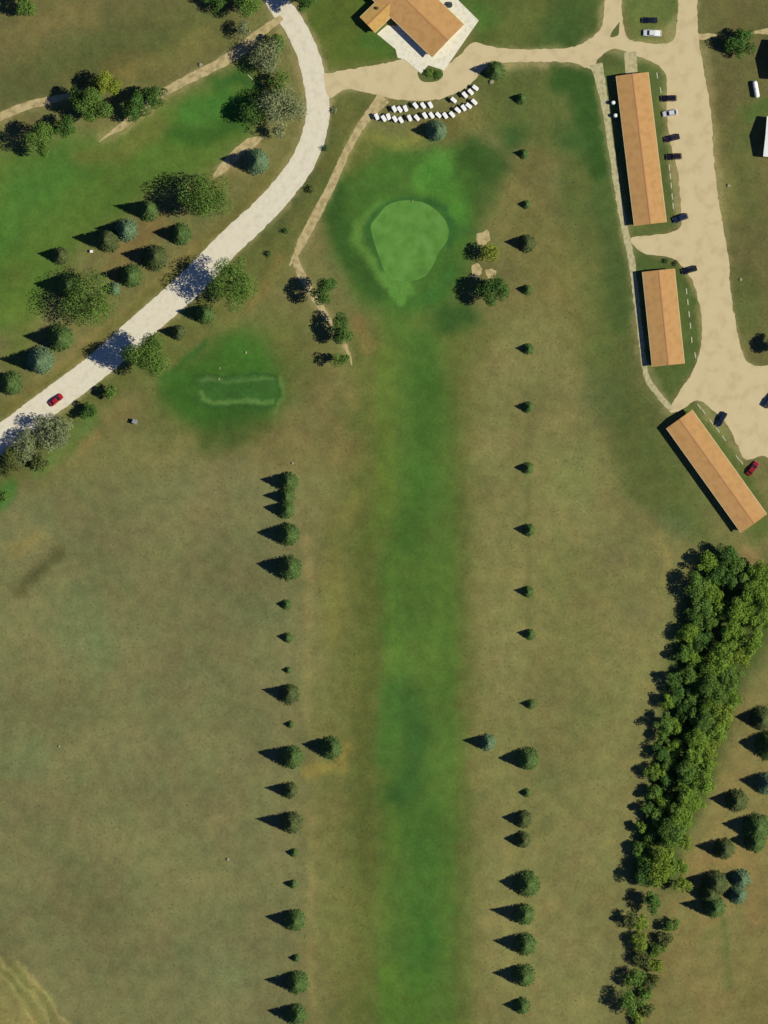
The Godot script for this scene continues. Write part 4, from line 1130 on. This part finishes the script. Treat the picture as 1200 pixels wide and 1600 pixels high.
func details() -> void:
	var s := Shape.new()
	s.loft([[Vector3(-0.95, 0, -0.2), Vector3(0.95, 0, -0.2), Vector3(0.95, 0, 0.2), Vector3(-0.95, 0, 0.2)], [Vector3(-0.9, 0.16, -0.12), Vector3(0.9, 0.16, -0.12), Vector3(0.9, 0.16, 0.12), Vector3(-0.9, 0.16, 0.12)]])
	var bar := s.done()
	var rows := [["long", [[1026.5, 118, 82], [1032, 141, 80], [1045.5, 262, 84], [1047, 275, 84], [1048.5, 290, 84], [1050, 307, 84], [1051.5, 322, 84]]], ["short", [[1072.5, 455, 85], [1074.5, 472, 85], [1076.5, 491, 85], [1078.5, 509, 85], [1080.5, 531, 85], [1086, 555, 80]]], ["slanting", [[1092, 635, 54], [1099, 643, 54], [1111, 659, 54], [1121, 672, 54], [1131, 685, 54], [1152, 715, 54], [1158, 722, 54]]]]
	for r in rows:
		for i in r[1].size():
			stop_bar("white parking stop, %s from the north in front of the %s motel" % [ORD[i], r[0]], r[1][i][0], r[1][i][1], r[1][i][2], bar)
	# the long white tank on saddles
	var o := thing("storage_tank", "long white tank with rounded ends lying on the eastern grass", "tank", at(1181, 140), -deg_to_rad(80.0))
	s = Shape.new()
	var rings := []
	for q in [[-2.7, 0.05], [-2.62, 0.4], [-2.45, 0.62], [-2.1, 0.78], [2.1, 0.78], [2.45, 0.62], [2.62, 0.4], [2.7, 0.05]]:
		var ring := []
		for j in 20: ring.append(Vector3(q[0], 1.15 + cos(TAU * j / 20.0) * q[1], sin(TAU * j / 20.0) * q[1]))
		rings.append(ring)
	s.loft(rings)
	part("shell", s, M.white, o)
	for k in [-1.4, 1.4]:
		s = Shape.new()
		s.box(Vector3(k, 0.25, 0), Vector3(0.25, 0.5, 1.1))
		part("saddle", s, M.stop, o)
	s = Shape.new()
	s.tube(Vector3(0, 1.9, 0), Vector3(0, 2.08, 0), 0.2, 0.18, 10)
	part("valve_dome", s, M.white, o)
	# white units in the shade behind the long motel
	for q in [[958, 161, "northern"], [961.5, 181, "southern"]]:
		o = thing("utility_tank", "small white upright tank behind the long motel, %s one of two" % q[2], "tank", at(q[0], q[1], 0.0))
		s = Shape.new()
		rings = []
		for e in [[0.1, 0.55], [0.2, 0.62], [1.75, 0.62], [1.98, 0.5], [2.05, 0.2]]:
			var ring := []
			for j in 16: ring.append(Vector3(cos(TAU * j / 16.0) * e[1], e[0], sin(TAU * j / 16.0) * e[1]))
			rings.append(ring)
		s.loft(rings)
		part("shell", s, M.white, o)
		s = Shape.new()
		s.box(Vector3(0, 0.06, 0), Vector3(1.4, 0.12, 1.4))
		part("plinth", s, M.stop, o)
	# grey box on the rough by the tee
	o = thing("equipment_box", "grey metal box with a sloping lid on the rough west of the tee", "box", at(211, 659), -deg_to_rad(20.0))
	s = Shape.new()
	s.box(Vector3(0, 0.6, 0), Vector3(1.5, 1.2, 1.2), 0.03)
	part("case", s, M.steel, o)
	s = Shape.new()
	s.loft([[Vector3(-0.82, 1.2, -0.67), Vector3(0.82, 1.2, -0.67), Vector3(0.82, 1.2, 0.67), Vector3(-0.82, 1.2, 0.67)], [Vector3(-0.82, 1.62, -0.67), Vector3(0.82, 1.3, -0.67), Vector3(0.82, 1.3, 0.67), Vector3(-0.82, 1.62, 0.67)]])
	part("lid", s, M.steel, o)
	# tee marker, fallen pole, stones
	o = thing("tee_marker", "white marker box among the spruces beside the western fairway", "marker", at(143, 393))
	s = Shape.new()
	s.box(Vector3(0, 0.42, 0), Vector3(0.9, 0.84, 0.7), 0.05)
	part("case", s, M.white, o)
	s = Shape.new()
	s.box(Vector3(0, 0.89, 0), Vector3(1.0, 0.1, 0.8), 0.03)
	part("lid", s, M.white, o)
	s = Shape.new()
	s.tube(at(387, 117, 0.12), at(398, 128, 0.12), 0.12, 0.1, 8)
	tag(part("fallen_pole", s, M.cream, self), "pale wooden pole lying on the grass near the road bend", "pole")
	for r in [[313, 101, 0.7, "pale boulder on the north side of the cart path"], [768, 128, 0.8, "pale boulder beside the dark spruce at the golf carts"], [1015 + 123, 290, 0.6, "pale boulder east of the gravel lane across from the long motel"], [1157, 437, 0.55, "pale boulder east of the gravel lane across from the short motel"], [457, 724, 0.5, "pale stone on the dry grass just north of the west spruce row"], [384, 551, 0.45, "pale stone at the north side of the practice tee"], [342, 592, 0.4, "pale stone at the middle of the practice tee"], [343, 575, 0.35, "small pale stone on the practice tee's upper lawn"], [356, 1343, 0.55, "pale stone on the open western rough"], [92, 1166, 0.45, "pale stone on the western rough near a green patch"], [644, 315, 0.3, "small pale stone at the putting green's northern rim"]]:
		boulder("boulder", r[3], r[0], r[1], r[2])

func tufts() -> void:
	# clumps of rough grass, too many to count, in the colours of the turf they grow in
	rng.seed = 4242
	var s := Shape.new()
	s.tint = Color.WHITE
	for i in 7:
		var q := TAU * i / 7.0 + rng.randf() * 0.5
		var d := Vector3(cos(q), 0, sin(q))
		var lean := rng.randf_range(0.4, 0.9)
		var dir := (d * lean + Vector3.UP * 0.5).normalized()
		var nn := (Vector3.UP - dir * dir.y).normalized()
		s.card(d * 0.10 + Vector3(0, 0.06, 0), nn, dir, 0.16, 0.05)
	var mesh := s.done()
	var mm := MultiMesh.new()
	mm.transform_format = MultiMesh.TRANSFORM_3D
	mm.use_colors = true
	mm.mesh = mesh
	var spots := []
	var f := FastNoiseLite.new()
	f.seed = 5
	f.frequency = 0.012
	while spots.size() < 18000:
		var x := rng.randf_range(-20, 1220)
		var y := rng.randf_range(-20, 1620)
		var o := clampi(int((y - MAP_Y0) / 4.0), 0, CH - 1) * CW + clampi(int((x - MAP_X0) / 4.0), 0, CW - 1)
		if soil_g[o] > soil_r[o] * 1.12: continue            # mown turf has none
		if f.get_noise_2d(x, y) < rng.randf_range(-0.5, 0.4): continue
		var bare := true
		for q in paved:
			if Geometry2D.is_point_in_polygon(Vector2(x, y), q): bare = false
		if not bare: continue
		spots.append([x, y, o])
	mm.instance_count = spots.size()
	for i in spots.size():
		var k: Array = spots[i]
		var sc := rng.randf_range(0.4, 1.2)
		mm.set_instance_transform(i, Transform3D(Basis(Vector3.UP, rng.randf() * TAU).scaled(Vector3(sc, sc * 0.55, sc)), at(k[0], k[1], -0.01)))
		var b := rng.randf_range(0.80, 1.02)
		mm.set_instance_color(i, Color(soil_r[k[2]] / 255.0 * b, soil_g[k[2]] / 255.0 * b, soil_b[k[2]] / 255.0 * b).srgb_to_linear())
	var o := MultiMeshInstance3D.new()
	o.name = "rough_grass"
	o.multimesh = mm
	var m := plain(Color.WHITE, 0.9, 0.0, 0.2)
	m.vertex_color_use_as_albedo = true
	o.material_override = m
	add_child(o)
	tag(o, "dry olive grass tufts scattered over the unmown rough", "grass", "", "stuff")

func _ready() -> void:
	# camera: straight down, north at the top
	var cam := Camera3D.new()
	cam.name = "camera"
	cam.position = Vector3(0, 1500, 0)
	cam.rotation_degrees = Vector3(-90, 0, 0)
	cam.fov = rad_to_deg(2.0 * atan(160.0 / 1500.0))
	cam.near = 1.0
	cam.far = 12000.0
	add_child(cam)
	# sky and exposure
	var env := Environment.new()
	env.background_mode = Environment.BG_SKY
	var sky_mat := ProceduralSkyMaterial.new()
	sky_mat.sky_top_color = Color(0.18, 0.28, 0.50)
	sky_mat.sky_horizon_color = Color(0.48, 0.57, 0.68)
	sky_mat.sky_curve = 0.12
	sky_mat.ground_bottom_color = Color(0.20, 0.19, 0.13)
	sky_mat.ground_horizon_color = Color(0.34, 0.38, 0.42)
	sky_mat.sun_angle_max = 6.0
	var sky := Sky.new()
	sky.sky_material = sky_mat
	env.sky = sky
	env.tonemap_mode = Environment.TONE_MAPPER_LINEAR
	env.tonemap_exposure = 1.0
	env.sdfgi_enabled = true
	env.ssao_enabled = true
	env.ssil_enabled = true
	var we := WorldEnvironment.new()
	we.environment = env
	add_child(we)
	# sun: 45 degrees up in the east, a little south of it
	var sun := DirectionalLight3D.new()
	sun.name = "sun"
	sun.light_energy = 1.5
	sun.light_color = Color(1.0, 0.975, 0.915)
	sun.light_angular_distance = 0.5
	sun.shadow_enabled = true
	add_child(sun)
	sun.look_at_from_position(Vector3.ZERO, Vector3(-1.0, -1.0, -0.10))

	wobble.seed = 8
	wobble.frequency = 0.07
	wobble.fractal_octaves = 3
	materials()
	M.track = grained(srgb(212, 206, 182), 0.045, 30.0, 0.03, 43, 0.95, 6)
	M.island = grained(srgb(88, 98, 50), 0.12, 5.0, 0.03, 45)
	make_ground()
	roads()
	buildings()
	vegetation()
	vehicles()
	details()
	tufts()
